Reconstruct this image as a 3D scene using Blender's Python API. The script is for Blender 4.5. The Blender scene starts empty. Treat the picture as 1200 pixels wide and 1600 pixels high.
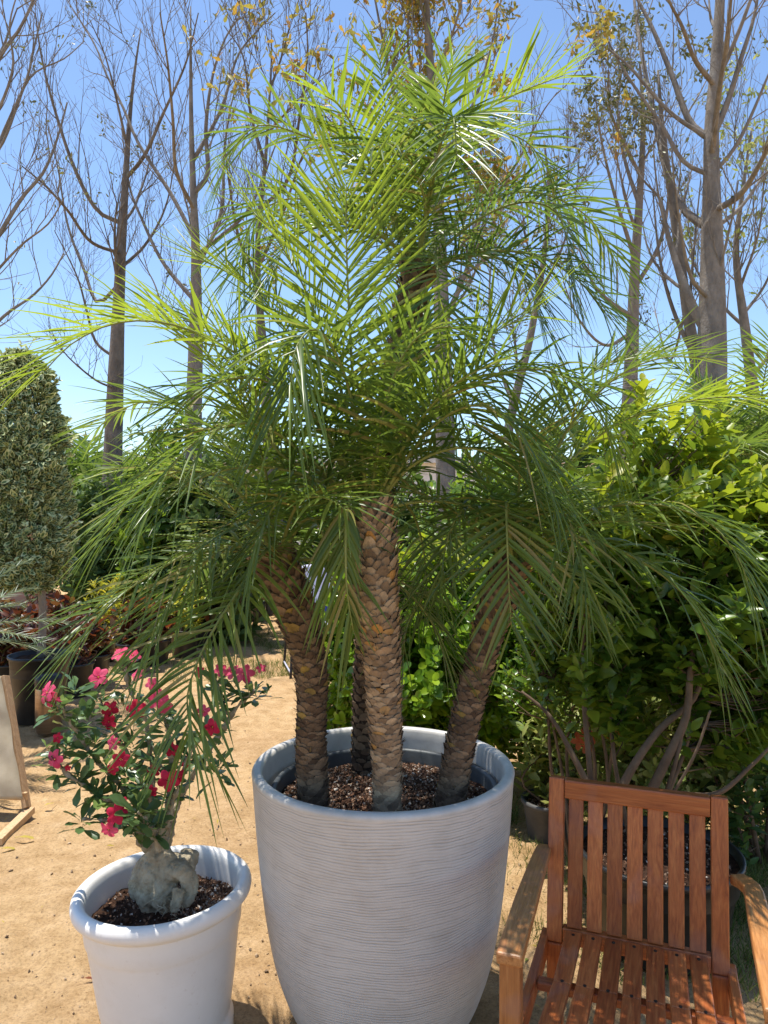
import bpy, math, random
import numpy as np
from math import radians, sin, cos, pi
from mathutils import Vector

# ------------------------------------------------------------------ camera, world, sun, exposure
SC = bpy.context.scene
CAMZ = 1.58
F = 1150.0                       # focal length in pixels of the 1200 x 1600 photograph
cam_d = bpy.data.cameras.new('camera')
cam_d.sensor_fit = 'VERTICAL'; cam_d.sensor_height = 36.0
cam_d.lens = F / 1600.0 * 36.0
cam_d.clip_start = 0.05; cam_d.clip_end = 1000
cam = bpy.data.objects.new('camera', cam_d); SC.collection.objects.link(cam)
cam.location = (0, 0, CAMZ); cam.rotation_euler = (radians(90), 0, 0)
SC.camera = cam

SUN_EL, SUN_AZ = 78.0, -60.0     # azimuth clockwise from +Y (negative: towards the left)
w = bpy.data.worlds.new('World'); SC.world = w; w.use_nodes = True
nt = w.node_tree; nt.nodes.clear()
wo = nt.nodes.new('ShaderNodeOutputWorld'); bg = nt.nodes.new('ShaderNodeBackground')
sky = nt.nodes.new('ShaderNodeTexSky'); sky.sky_type = 'NISHITA'; sky.sun_disc = False
sky.sun_elevation = radians(SUN_EL); sky.sun_rotation = radians(SUN_AZ)
sky.air_density = 1.0; sky.dust_density = 0.3; sky.ozone_density = 4.0; sky.altitude = 0
nt.links.new(sky.outputs[0], bg.inputs[0]); nt.links.new(bg.outputs[0], wo.inputs[0])
bg.inputs[1].default_value = 0.105
sd = bpy.data.lights.new('sun', 'SUN'); sd.energy = 3.1; sd.angle = radians(0.53); sd.color = (1.0, 0.95, 0.86)
sun = bpy.data.objects.new('sun', sd); SC.collection.objects.link(sun)
_sv = Vector((sin(radians(SUN_AZ)) * cos(radians(SUN_EL)), cos(radians(SUN_AZ)) * cos(radians(SUN_EL)), sin(radians(SUN_EL))))
sun.rotation_euler = _sv.to_track_quat('Z', 'Y').to_euler()
SC.view_settings.view_transform = 'Standard'; SC.view_settings.look = 'None'
SC.view_settings.exposure = 1.12; SC.view_settings.gamma = 1.0
SC.render.engine = 'CYCLES'
SC.cycles.max_bounces = 8; SC.cycles.transmission_bounces = 4; SC.cycles.diffuse_bounces = 4
SC.cycles.sample_clamp_indirect = 6

COL = SC.collection
rng = np.random.default_rng(7)
R = random.Random(11)

def at(px, py, d):
    return np.array([(px - 600.0) / F * d, d, CAMZ - (py - 800.0) / F * d])

# ------------------------------------------------------------------ mesh helpers
def unit(v):
    v = np.asarray(v, float)
    n = np.linalg.norm(v, axis=-1, keepdims=True)
    return v / np.maximum(n, 1e-9)

class MB:
    """collects vertices and faces; build() links them as one mesh object"""
    def __init__(self):
        self.v = []; self.n = 0; self.f = []      # f: (array (m,k), material index, smooth)
    def add(self, verts, faces, mi=0, smooth=True):
        verts = np.asarray(verts, float).reshape(-1, 3); faces = np.asarray(faces, int)
        self.v.append(verts); self.f.append((faces + self.n, mi, smooth)); self.n += len(verts)
    def box(self, c, s, mi=0, rot=None, smooth=False):
        c = np.asarray(c, float); s = np.asarray(s, float) / 2
        v = np.array([[x, y, z] for x in (-1, 1) for y in (-1, 1) for z in (-1, 1)], float) * s
        if rot is not None: v = v @ np.asarray(rot).T
        self.add(v + c, [[0, 1, 3, 2], [4, 6, 7, 5], [0, 4, 5, 1], [2, 3, 7, 6], [0, 2, 6, 4], [1, 5, 7, 3]], mi, smooth)
    def beam(self, a, b, wx, wz, up=(0, 0, 1), mi=0):
        a = np.asarray(a, float); b = np.asarray(b, float); y = unit(b - a)
        x = unit(np.cross(y, up)); z = np.cross(x, y)
        self.box((a + b) / 2, (wx, np.linalg.norm(b - a), wz), mi, np.stack([x, y, z], 1))
    def tube(self, pts, rad, sides=8, mi=0, cap=True):
        pts = np.asarray(pts, float); n = len(pts)
        rad = np.broadcast_to(np.asarray(rad, float), (n,))
        t = np.empty_like(pts); t[1:-1] = pts[2:] - pts[:-2]; t[0] = pts[1] - pts[0]; t[-1] = pts[-1] - pts[-2]
        t = unit(t)
        ref = np.array([0.0, 0, 1]) if abs(t[0][2]) < 0.9 else np.array([1.0, 0, 0])
        x = unit(np.cross(ref, t[0])); xs = []
        for i in range(n):
            x = x - t[i] * np.dot(x, t[i]); x = x / max(np.linalg.norm(x), 1e-9); xs.append(x)
        xs = np.array(xs); ys = np.cross(t, xs)
        a = np.arange(sides) * 2 * pi / sides
        ring = xs[:, None, :] * np.cos(a)[None, :, None] + ys[:, None, :] * np.sin(a)[None, :, None]
        v = (pts[:, None, :] + ring * rad[:, None, None]).reshape(-1, 3)
        i = np.arange(n - 1)[:, None] * sides; j = np.arange(sides)[None, :]; k = (j + 1) % sides
        f = np.stack([i + j, i + k, i + k + sides, i + j + sides], -1).reshape(-1, 4)
        base = self.n
        self.add(v, f, mi)
        if cap:
            self.v.append(np.array([pts[0], pts[-1]])); c0 = self.n; self.n += 2
            j = np.arange(sides); k = (j + 1) % sides
            self.f.append((np.stack([base + k, base + j, np.full(sides, c0)], -1), mi, True))
            o = base + (n - 1) * sides
            self.f.append((np.stack([o + j, o + k, np.full(sides, c0 + 1)], -1), mi, True))
    def lathe(self, prof, c=(0, 0, 0), sides=64, mi=0, wob=0.0):
        prof = np.asarray(prof, float); n = len(prof)
        a = np.arange(sides) * 2 * pi / sides
        rr = prof[:, 0][:, None] * (1 + wob * np.sin(3 * a + 1.0)[None, :])
        v = np.stack([rr * np.cos(a), rr * np.sin(a), np.broadcast_to(prof[:, 1][:, None], rr.shape)], -1).reshape(-1, 3) + np.asarray(c, float)
        i = np.arange(n - 1)[:, None] * sides; j = np.arange(sides)[None, :]; k = (j + 1) % sides
        f = np.stack([i + j, i + k, i + k + sides, i + j + sides], -1).reshape(-1, 4)
        self.add(v, f, mi)
    def inst(self, tv, tf, pos, rot, scale, mi=0, smooth=True):
        tv = np.asarray(tv, float); tf = np.asarray(tf, int); pos = np.asarray(pos, float); N = len(pos)
        if N == 0: return
        scale = np.asarray(scale, float)
        if scale.ndim == 0: scale = np.full(N, float(scale))
        if scale.ndim == 1: scale = np.repeat(scale[:, None], 3, 1)
        lv = tv[None] * scale[:, None, :]
        v = np.einsum('nij,nkj->nki', rot, lv) + pos[:, None, :]
        f = tf[None] + (np.arange(N) * len(tv))[:, None, None]
        self.add(v.reshape(-1, 3), f.reshape(-1, tf.shape[1]), mi, smooth)
    def build(self, name, mats, parent=None, loc=None):
        me = bpy.data.meshes.new(name)
        if not isinstance(mats, (list, tuple)): mats = [mats]
        for m in mats: me.materials.append(m)
        v = np.concatenate(self.v) if self.v else np.zeros((0, 3))
        if loc is not None: v = v - np.asarray(loc, float)
        me.vertices.add(len(v)); me.vertices.foreach_set('co', v.astype(np.float32).ravel())
        loops = np.concatenate([f.ravel() for f, _, _ in self.f])
        tot = np.concatenate([np.full(len(f), f.shape[1]) for f, _, _ in self.f])
        mi = np.concatenate([np.full(len(f), m) for f, m, _ in self.f])
        sm = np.concatenate([np.full(len(f), s) for f, _, s in self.f])
        st = np.concatenate([[0], np.cumsum(tot)[:-1]])
        me.loops.add(len(loops)); me.loops.foreach_set('vertex_index', loops.astype(np.int32))
        me.polygons.add(len(tot)); me.polygons.foreach_set('loop_start', st.astype(np.int32))
        try: me.polygons.foreach_set('loop_total', tot.astype(np.int32))
        except Exception: pass
        me.polygons.foreach_set('material_index', mi.astype(np.int32))
        me.polygons.foreach_set('use_smooth', sm.astype(bool))
        me.update(calc_edges=True); me.validate()
        o = bpy.data.objects.new(name, me); COL.objects.link(o)
        if parent is not None: o.parent = parent
        elif loc is not None: o.location = loc
        return o

def tag(o, label=None, cat=None, group=None, kind=None):
    if label: o['label'] = label
    if cat: o['category'] = cat
    if group: o['group'] = group
    if kind: o['kind'] = kind
    return o

def thing(name, label, cat, loc=(0, 0, 0), rz=0.0, group=None):
    o = bpy.data.objects.new(name, None); COL.objects.link(o)
    o.location = loc; o.rotation_euler = (0, 0, rz); o.empty_display_size = 0.1
    return tag(o, label, cat, group)

def copy_tree(o, parent=None):
    c = o.copy(); COL.objects.link(c); c.parent = parent
    for ch in list(o.children): copy_tree(ch, c)
    return c

def bevel(o, wdt=0.003, seg=2):
    m = o.modifiers.new('bevel', 'BEVEL'); m.width = wdt; m.segments = seg; m.limit_method = 'ANGLE'; m.angle_limit = radians(40)
    return o

def spline(pts, n=24):
    """Catmull-Rom through the points, resampled to equal steps"""
    p = np.asarray(pts, float); p = np.vstack([2 * p[0] - p[1], p, 2 * p[-1] - p[-2]])
    out = []
    for i in range(1, len(p) - 2):
        for t in np.linspace(0, 1, 10, endpoint=False):
            a, b, c, d = p[i - 1], p[i], p[i + 1], p[i + 2]
            out.append(0.5 * ((2 * b) + (c - a) * t + (2 * a - 5 * b + 4 * c - d) * t * t + (3 * b - a - 3 * c + d) * t ** 3))
    out.append(p[-2]); out = np.array(out)
    s = np.concatenate([[0], np.cumsum(np.linalg.norm(np.diff(out, axis=0), axis=1))])
    q = np.linspace(0, s[-1], n)
    return np.stack([np.interp(q, s, out[:, k]) for k in range(3)], 1)

def frames(d, up):
    """matrices whose columns are side, along, normal"""
    y = unit(d); x = unit(np.cross(y, up)); z = np.cross(x, y)
    return np.stack([x, y, z], -1)

# smooth value noise for shaping (not for shading)
_NG = rng.random((32, 32, 32))
def vnoise(p):
    p = np.asarray(p, float); i = np.floor(p).astype(int); f = p - i; f = f * f * (3 - 2 * f)
    def g(a, b, c): return _NG[(i[..., 0] + a) % 32, (i[..., 1] + b) % 32, (i[..., 2] + c) % 32]
    r = 0
    for a in (0, 1):
        for b in (0, 1):
            for c in (0, 1):
                wgt = (f[..., 0] if a else 1 - f[..., 0]) * (f[..., 1] if b else 1 - f[..., 1]) * (f[..., 2] if c else 1 - f[..., 2])
                r = r + wgt * g(a, b, c)
    return r

# ------------------------------------------------------------------ materials
def new_mat(name):
    m = bpy.data.materials.new(name); m.use_nodes = True
    n = m.node_tree; n.nodes.clear()
    out = n.nodes.new('ShaderNodeOutputMaterial')
    b = n.nodes.new('ShaderNodeBsdfPrincipled'); n.links.new(b.outputs[0], out.inputs[0])
    return m, n, b, out

def ramp(n, src, stops):
    r = n.nodes.new('ShaderNodeValToRGB'); n.links.new(src, r.inputs[0])
    e = r.color_ramp.elements
    while len(e) < len(stops): e.new(0.5)
    for el, (p, c) in zip(e, stops):
        el.position = p; el.color = (c[0], c[1], c[2], 1)
    return r.outputs[0]

def noise(n, scale, detail=6, rough=0.6, vec=None, stretch=None, dist=0.0):
    t = n.nodes.new('ShaderNodeTexNoise'); t.inputs['Scale'].default_value = scale
    t.inputs['Detail'].default_value = detail; t.inputs['Roughness'].default_value = rough; t.inputs['Distortion'].default_value = dist
    if vec is None:
        tc = n.nodes.new('ShaderNodeTexCoord'); vec = tc.outputs['Object']
    if stretch:
        mp = n.nodes.new('ShaderNodeMapping'); mp.inputs['Scale'].default_value = stretch
        n.links.new(vec, mp.inputs['Vector']); vec = mp.outputs[0]
    n.links.new(vec, t.inputs['Vector'])
    return t.outputs[0]

def bump(n, b, h, strength=0.4, dist=0.01, prev=None):
    bp = n.nodes.new('ShaderNodeBump'); bp.inputs['Strength'].default_value = strength; bp.inputs['Distance'].default_value = dist
    n.links.new(h, bp.inputs['Height'])
    if prev is not None: n.links.new(prev, bp.inputs['Normal'])
    n.links.new(bp.outputs[0], b.inputs['Normal'])
    return bp.outputs[0]

def mixc(n, fac, a, b, mode='MIX'):
    m = n.nodes.new('ShaderNodeMix'); m.data_type = 'RGBA'; m.blend_type = mode
    for s, v in ((m.inputs[0], fac), (m.inputs[6], a), (m.inputs[7], b)):
        if hasattr(v, 'is_linked') or hasattr(v, 'links'): n.links.new(v, s)
        elif isinstance(v, tuple): s.default_value = (v[0], v[1], v[2], 1)
        else: s.default_value = v
    return m.outputs[2]

def island(n):
    g = n.nodes.new('ShaderNodeNewGeometry'); return g.outputs['Random Per Island']

def rough_mat(name, c1, c2, scale=8, rough=0.85, bscale=60, bstr=0.4, bdist=0.01, stretch=None, spec=0.3, c3=None):
    m, n, b, o = new_mat(name)
    f = noise(n, scale, 8, 0.62, stretch=stretch)
    st = [(0.3, c1), (0.7, c2)] if c3 is None else [(0.28, c1), (0.5, c2), (0.72, c3)]
    n.links.new(ramp(n, f, st), b.inputs['Base Color'])
    b.inputs['Roughness'].default_value = rough; b.inputs['Specular IOR Level'].default_value = spec
    if bstr: bump(n, b, noise(n, bscale, 6, 0.65, stretch=stretch), bstr, bdist)
    return m

def leaf_mat(name, stops, trans, tf=0.38, rough=0.42, spec=0.5, tint_scale=3.0):
    m, n, b, out = new_mat(name)
    c = ramp(n, island(n), stops)
    nz = noise(n, tint_scale, 2)
    c = mixc(n, 0.35, c, ramp(n, nz, [(0.3, (0.55, 0.6, 0.5)), (0.7, (1.3, 1.25, 1.1))]), 'MULTIPLY')
    n.links.new(c, b.inputs['Base Color'])
    b.inputs['Roughness'].default_value = rough; b.inputs['Specular IOR Level'].default_value = spec
    t = n.nodes.new('ShaderNodeBsdfTranslucent')
    tc = mixc(n, 0.5, ramp(n, island(n), [(0, tuple(x * 0.8 for x in trans)), (1, tuple(x * 1.15 for x in trans))]), c, 'MIX')
    tc2 = mixc(n, 1.0, tc, (1.0, 1.0, 1.0), 'MULTIPLY')
    n.links.new(tc2, t.inputs[0])
    mx = n.nodes.new('ShaderNodeMixShader'); mx.inputs[0].default_value = tf
    n.links.new(b.outputs[0], mx.inputs[1]); n.links.new(t.outputs[0], mx.inputs[2]); n.links.new(mx.outputs[0], out.inputs[0])
    return m

def island_mat(name, stops, rough=0.9, bscale=90, bstr=0.5, spec=0.2, nscale=30):
    m, n, b, out = new_mat(name)
    c = ramp(n, island(n), stops)
    c = mixc(n, 0.6, c, ramp(n, noise(n, nscale, 5), [(0.3, (0.45, 0.45, 0.45)), (0.7, (1.35, 1.3, 1.25))]), 'MULTIPLY')
    n.links.new(c, b.inputs['Base Color']); b.inputs['Roughness'].default_value = rough
    b.inputs['Specular IOR Level'].default_value = spec
    bump(n, b, noise(n, bscale, 5), bstr, 0.004)
    return m

M = {}
# sandy ground with drier and darker patches, a little green towards the lawn
def ground_mat():
    m, n, b, o = new_mat('ground')
    big = noise(n, 0.9, 5); mid = noise(n, 9, 7, 0.7); fine = noise(n, 85, 8, 0.8)
    c = ramp(n, mid, [(0.3, (0.40, 0.255, 0.12)), (0.52, (0.53, 0.36, 0.19)), (0.72, (0.64, 0.455, 0.265))])
    c = mixc(n, 0.55, c, ramp(n, big, [(0.35, (0.78, 0.70, 0.64)), (0.65, (1.10, 1.08, 1.03))]), 'MULTIPLY')
    c = mixc(n, 0.7, c, ramp(n, fine, [(0.38, (0.50, 0.44, 0.40)), (0.48, (0.95, 0.94, 0.93)), (0.62, (1.22, 1.20, 1.18))]), 'MULTIPLY')
    n.links.new(c, b.inputs['Base Color']); b.inputs['Roughness'].default_value = 0.95; b.inputs['Specular IOR Level'].default_value = 0.15
    p = bump(n, b, mid, 0.35, 0.02); bump(n, b, noise(n, 75, 8, 0.8), 1.0, 0.012, p)
    return m
M['ground'] = ground_mat()
M['frond'] = leaf_mat('palm leaflets', [(0, (0.062, 0.118, 0.024)), (0.5, (0.102, 0.170, 0.032)), (0.93, (0.16, 0.235, 0.040)), (0.96, (0.30, 0.25, 0.08)), (1, (0.33, 0.26, 0.11))], (0.38, 0.53, 0.06), 0.42, 0.36, 0.55)
M['frond_new'] = leaf_mat('young palm leaflets', [(0, (0.13, 0.208, 0.024)), (1, (0.25, 0.325, 0.035))], (0.55, 0.68, 0.05), 0.50, 0.38, 0.5)
M['frond_old'] = leaf_mat('deep green palm leaflets', [(0, (0.050, 0.100, 0.026)), (1, (0.11, 0.175, 0.038))], (0.32, 0.48, 0.06), 0.38, 0.33, 0.6)
M['rachis'] = rough_mat('palm rachis', (0.16, 0.20, 0.045), (0.27, 0.29, 0.09), 12, 0.5, 40, 0.1)
M['boots'] = island_mat('palm leaf bases', [(0, (0.19, 0.135, 0.09)), (0.5, (0.34, 0.245, 0.16)), (0.93, (0.52, 0.40, 0.27)), (0.955, (0.42, 0.26, 0.11)), (1, (0.46, 0.25, 0.08))], 0.9, 140, 0.7)
M['boots_dark'] = island_mat('dark palm leaf bases', [(0, (0.085, 0.057, 0.040)), (0.5, (0.17, 0.118, 0.078)), (0.93, (0.28, 0.20, 0.13)), (0.95, (0.28, 0.20, 0.07)), (1, (0.30, 0.21, 0.06))], 0.92, 140, 0.7)
M['core'] = rough_mat('palm trunk core', (0.03, 0.019, 0.013), (0.075, 0.047, 0.03), 40, 0.95, 120, 0.8)  # colour darkened so the gaps between leaf bases look shaded
M['bark'] = rough_mat('grey brown bark', (0.15, 0.128, 0.106), (0.33, 0.29, 0.245), 9, 0.9, 26, 1.0, 0.03, (1, 1, 0.5))
M['bark_dark'] = rough_mat('dark bark', (0.11, 0.092, 0.076), (0.25, 0.215, 0.18), 9, 0.9, 26, 1.0, 0.03, (1, 1, 0.5))
M['bark_pale'] = rough_mat('pale bark', (0.20, 0.165, 0.135), (0.38, 0.33, 0.28), 8, 0.9, 22, 1.0, 0.03, (1, 1, 0.6))
M['stem'] = rough_mat('shrub stems', (0.09, 0.058, 0.036), (0.20, 0.135, 0.085), 14, 0.85, 60, 0.5, 0.006)
M['leaf_gloss'] = leaf_mat('glossy bright leaves', [(0, (0.075, 0.17, 0.018)), (0.6, (0.15, 0.28, 0.022)), (1, (0.27, 0.40, 0.03))], (0.45, 0.66, 0.04), 0.40, 0.28, 0.6)
M['leaf_citrus'] = leaf_mat('broad green leaves', [(0, (0.045, 0.10, 0.020)), (0.6, (0.10, 0.195, 0.028)), (1, (0.20, 0.30, 0.035))], (0.44, 0.62, 0.04), 0.43, 0.30, 0.5)
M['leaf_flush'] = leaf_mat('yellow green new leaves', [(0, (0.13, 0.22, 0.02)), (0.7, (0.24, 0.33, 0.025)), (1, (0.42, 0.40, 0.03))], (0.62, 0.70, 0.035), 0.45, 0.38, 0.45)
M['leaf_dark'] = leaf_mat('dark shrub leaves', [(0, (0.045, 0.095, 0.03)), (0.7, (0.085, 0.16, 0.045)), (1, (0.17, 0.25, 0.06))], (0.26, 0.42, 0.05), 0.34, 0.35, 0.5)
M['leaf_far'] = leaf_mat('far foliage', [(0, (0.06, 0.11, 0.030)), (0.7, (0.11, 0.18, 0.045)), (1, (0.20, 0.26, 0.07))], (0.24, 0.36, 0.06), 0.3, 0.5, 0.3)
M['leaf_autumn'] = leaf_mat('turning leaves', [(0, (0.15, 0.17, 0.05)), (0.4, (0.26, 0.27, 0.07)), (0.66, (0.42, 0.34, 0.06)), (0.85, (0.52, 0.27, 0.05)), (1, (0.38, 0.13, 0.05))], (0.62, 0.48, 0.08), 0.42, 0.5, 0.35)
M['leaf_olive'] = leaf_mat('olive leaves', [(0, (0.08, 0.095, 0.035)), (0.7, (0.15, 0.165, 0.06)), (1, (0.27, 0.22, 0.10))], (0.33, 0.32, 0.10), 0.3, 0.45, 0.4)
M['leaf_cream'] = leaf_mat('cream leaf margins', [(0, (0.48, 0.54, 0.24)), (1, (0.78, 0.80, 0.46))], (0.36, 0.48, 0.16), 0.22, 0.45, 0.4)
M['leaf_varieg'] = leaf_mat('variegated leaves', [(0, (0.055, 0.11, 0.035)), (1, (0.14, 0.22, 0.07))], (0.30, 0.34, 0.14), 0.22, 0.45, 0.4)
M['leaf_red'] = leaf_mat('dark red foliage', [(0, (0.035, 0.016, 0.014)), (0.45, (0.08, 0.026, 0.02)), (0.6, (0.22, 0.07, 0.025)), (0.72, (0.06, 0.085, 0.03)), (1, (0.15, 0.18, 0.05))], (0.42, 0.10, 0.03), 0.3, 0.4, 0.45)
M['leaf_yellow'] = leaf_mat('yellow croton leaves', [(0, (0.16, 0.22, 0.03)), (0.5, (0.50, 0.50, 0.04)), (1, (0.70, 0.60, 0.05))], (0.70, 0.65, 0.05), 0.4, 0.4, 0.4)
M['leaf_lime'] = leaf_mat('pale lime leaves', [(0, (0.16, 0.24, 0.06)), (0.6, (0.30, 0.36, 0.10)), (1, (0.48, 0.48, 0.20))], (0.5, 0.56, 0.12), 0.35, 0.4, 0.4)
M['leaf_aden'] = leaf_mat('desert rose leaves', [(0, (0.055, 0.11, 0.045)), (0.7, (0.10, 0.175, 0.065)), (1, (0.22, 0.30, 0.08))], (0.27, 0.42, 0.09), 0.28, 0.33, 0.5)
M['aden_bark'] = rough_mat('desert rose bark', (0.20, 0.16, 0.10), (0.37, 0.31, 0.21), 22, 0.75, 90, 0.9, 0.008, c3=(0.50, 0.44, 0.32))
M['petal_pink_lit'] = leaf_mat('sunlit pink petals', [(0, (0.70, 0.045, 0.14)), (1, (0.80, 0.12, 0.24))], (0.90, 0.10, 0.22), 0.35, 0.6, 0.2)  # paler pink for the upper flowers, sunlight put into the colour
M['petal_red_shade'] = leaf_mat('shaded crimson petals', [(0, (0.50, 0.008, 0.04)), (1, (0.66, 0.03, 0.09))], (0.80, 0.03, 0.09), 0.35, 0.6, 0.2)  # deeper red for the lower flowers, shade put into the colour
M['petal_orange'] = leaf_mat('salmon petals', [(0, (0.60, 0.12, 0.05)), (1, (0.74, 0.24, 0.12))], (0.8, 0.25, 0.12), 0.35, 0.6, 0.2)
M['throat'] = rough_mat('flower throat', (0.72, 0.45, 0.08), (0.8, 0.6, 0.2), 30, 0.6, 60, 0)
M['grass'] = leaf_mat('grass blades', [(0, (0.08, 0.13, 0.025)), (0.6, (0.15, 0.20, 0.04)), (1, (0.36, 0.31, 0.12))], (0.3, 0.38, 0.06), 0.3, 0.5, 0.3)
M['silver'] = leaf_mat('silver palm leaflets', [(0, (0.10, 0.15, 0.09)), (1, (0.26, 0.32, 0.22))], (0.25, 0.33, 0.15), 0.25, 0.35, 0.5)

def soil_mat():
    m, n, b, o = new_mat('potting soil')
    c = ramp(n, noise(n, 60, 8, 0.75), [(0.3, (0.018, 0.010, 0.007)), (0.55, (0.07, 0.036, 0.022)), (0.75, (0.16, 0.088, 0.052))])
    n.links.new(c, b.inputs['Base Color']); b.inputs['Roughness'].default_value = 0.95; b.inputs['Specular IOR Level'].default_value = 0.15
    bump(n, b, noise(n, 110, 8, 0.75), 1.0, 0.012); return m
M['soil'] = soil_mat()
M['chips'] = island_mat('bark and perlite chips', [(0, (0.04, 0.02, 0.012)), (0.45, (0.14, 0.07, 0.04)), (0.72, (0.28, 0.16, 0.10)), (0.90, (0.34, 0.25, 0.18)), (1, (0.72, 0.67, 0.60))], 0.85, 60, 0.2)

def ribbed_mat():
    """pale grey pot with fine wavy hand combed grooves running round it"""
    m, n, b, o = new_mat('combed stone grey')
    g = n.nodes.new('ShaderNodeTexCoord'); sep = n.nodes.new('ShaderNodeSeparateXYZ'); n.links.new(g.outputs['Object'], sep.inputs[0])
    def math_(op, a, bb):
        q = n.nodes.new('ShaderNodeMath'); q.operation = op
        for s, v in ((q.inputs[0], a), (q.inputs[1], bb)):
            if isinstance(v, (int, float)): s.default_value = v
            elif v is not None: n.links.new(v, s)
        return q.outputs[0]
    n1 = noise(n, 3.2, 2, 0.5); n2 = noise(n, 9, 3, 0.5, stretch=(1, 1, 2.5))
    z = math_('ADD', sep.outputs[2], math_('MULTIPLY', n1, 0.050)); z = math_('ADD', z, math_('MULTIPLY', n2, 0.011))
    wv = math_('SINE', math_('MULTIPLY', z, 2 * pi / 0.0082), None)
    wv = math_('ADD', math_('MULTIPLY', wv, 0.5), 0.5)
    cmb = n.nodes.new('ShaderNodeCombineXYZ'); n.links.new(sep.outputs[0], cmb.inputs[0]); n.links.new(sep.outputs[1], cmb.inputs[1])
    n.links.new(math_('MULTIPLY', z, 26.0), cmb.inputs[2])
    brk = noise(n, 7.5, 4, 0.6, vec=cmb.outputs[0])
    brk = ramp(n, brk, [(0.40, (0.0, 0, 0)), (0.60, (1, 1, 1))])
    groove = math_('MULTIPLY', math_('POWER', wv, 2.2), math_('ADD', math_('MULTIPLY', brk, 0.75), 0.25))
    base = ramp(n, noise(n, 4.5, 6, 0.6), [(0.3, (0.56, 0.525, 0.485)), (0.7, (0.66, 0.62, 0.575))])
    c = mixc(n, math_('MULTIPLY', groove, 0.50), base, (0.20, 0.195, 0.19))
    dirt = ramp(n, noise(n, 6.0, 8, 0.7), [(0.50, (0, 0, 0)), (0.72, (1, 1, 1))])
    c = mixc(n, math_('MULTIPLY', dirt, 0.30), c, (0.34, 0.27, 0.20))
    n.links.new(c, b.inputs['Base Color']); b.inputs['Roughness'].default_value = 0.62
    inv = math_('SUBTRACT', 1.0, groove)
    p = bump(n, b, inv, 0.55, 0.0018); bump(n, b, noise(n, 150, 4), 0.15, 0.002, p)
    return m
M['ribbed'] = ribbed_mat()
M['pot_rim'] = rough_mat('smooth grey rim', (0.46, 0.44, 0.41), (0.66, 0.63, 0.59), 9, 0.45, 60, 0.12, 0.004, spec=0.5)
M['white_plastic'] = rough_mat('white plastic', (0.75, 0.725, 0.685), (0.82, 0.795, 0.755), 5, 0.38, 90, 0.05, 0.002, spec=0.5)
def soil_pot_mat():
    m = M['white_plastic']; n = m.node_tree; b = n.nodes['Principled BSDF']; src = b.inputs['Base Color'].links[0].from_socket
    d = ramp(n, noise(n, 9.0, 9, 0.75), [(0.52, (0, 0, 0)), (0.78, (1, 1, 1))])
    d2 = ramp(n, noise(n, 55.0, 3, 0.5), [(0.66, (0, 0, 0)), (0.74, (1, 1, 1))])
    f = n.nodes.new('ShaderNodeMath'); f.operation = 'MULTIPLY'; f.inputs[1].default_value = 0.22; n.links.new(d, f.inputs[0])
    c = mixc(n, f.outputs[0], src, (0.50, 0.40, 0.28))
    g = n.nodes.new('ShaderNodeMath'); g.operation = 'MULTIPLY'; g.inputs[1].default_value = 0.16; n.links.new(d2, g.inputs[0])
    c = mixc(n, g.outputs[0], c, (0.42, 0.32, 0.22)); n.links.new(c, b.inputs['Base Color'])
soil_pot_mat()
M['black_plastic'] = rough_mat('black nursery plastic', (0.010, 0.010, 0.011), (0.030, 0.030, 0.030), 10, 0.42, 40, 0.15, 0.004, spec=0.5)
M['grey_plastic'] = rough_mat('dusty grey plastic', (0.05, 0.05, 0.05), (0.13, 0.125, 0.12), 8, 0.5, 40, 0.15, 0.004, spec=0.5)
M['liner'] = rough_mat('dark slate liner', (0.035, 0.042, 0.048), (0.10, 0.11, 0.115), 9, 0.5, 60, 0.2, 0.004, spec=0.5)

def wood_mat(name, axis, c1, c2, c3, rough=0.42, stain=True):
    """oiled hardwood, grain along the local axis"""
    m, n, b, o = new_mat(name)
    s = {'x': (1.2, 22, 22), 'y': (22, 1.2, 22), 'z': (22, 22, 1.2)}[axis]
    tc = n.nodes.new('ShaderNodeTexCoord')
    g = noise(n, 3.0, 8, 0.62, stretch=s, dist=1.3); g2 = noise(n, 11.0, 4, 0.6, stretch=s)
    c = ramp(n, g, [(0.28, c1), (0.5, c2), (0.74, c3)])
    c = mixc(n, 0.5, c, ramp(n, g2, [(0.35, (0.66, 0.6, 0.56)), (0.6, (1.12, 1.1, 1.08))]), 'MULTIPLY')
    if stain:
        st = ramp(n, noise(n, 6.5, 3, 0.5, dist=0.6), [(0.56, (0, 0, 0)), (0.66, (1, 1, 1))])
        fac = n.nodes.new('ShaderNodeMath'); fac.operation = 'MULTIPLY'; fac.inputs[1].default_value = 0.25; n.links.new(st, fac.inputs[0])
        c = mixc(n, fac.outputs[0], c, (0.36, 0.21, 0.16))
        rr = n.nodes.new('ShaderNodeMapRange'); rr.inputs[3].default_value = rough - 0.08; rr.inputs[4].default_value = rough + 0.18
        n.links.new(st, rr.inputs[0]); n.links.new(rr.outputs[0], b.inputs['Roughness'])
    else: b.inputs['Roughness'].default_value = rough
    oi = n.nodes.new('ShaderNodeObjectInfo')
    isl = mixc(n, 0.75, c, ramp(n, oi.outputs['Random'], [(0, (0.62, 0.55, 0.52)), (1, (1.25, 1.25, 1.25))]), 'MULTIPLY')
    n.links.new(isl, b.inputs['Base Color'])
    bump(n, b, g2, 0.25, 0.003); return m
T1, T2, T3 = (0.26, 0.062, 0.020), (0.42, 0.125, 0.036), (0.54, 0.20, 0.062)
M['teak_z'] = wood_mat('oiled wood upright', 'z', T1, T2, T3)
M['teak_x'] = wood_mat('oiled wood across', 'x', T1, T2, T3)
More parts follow.
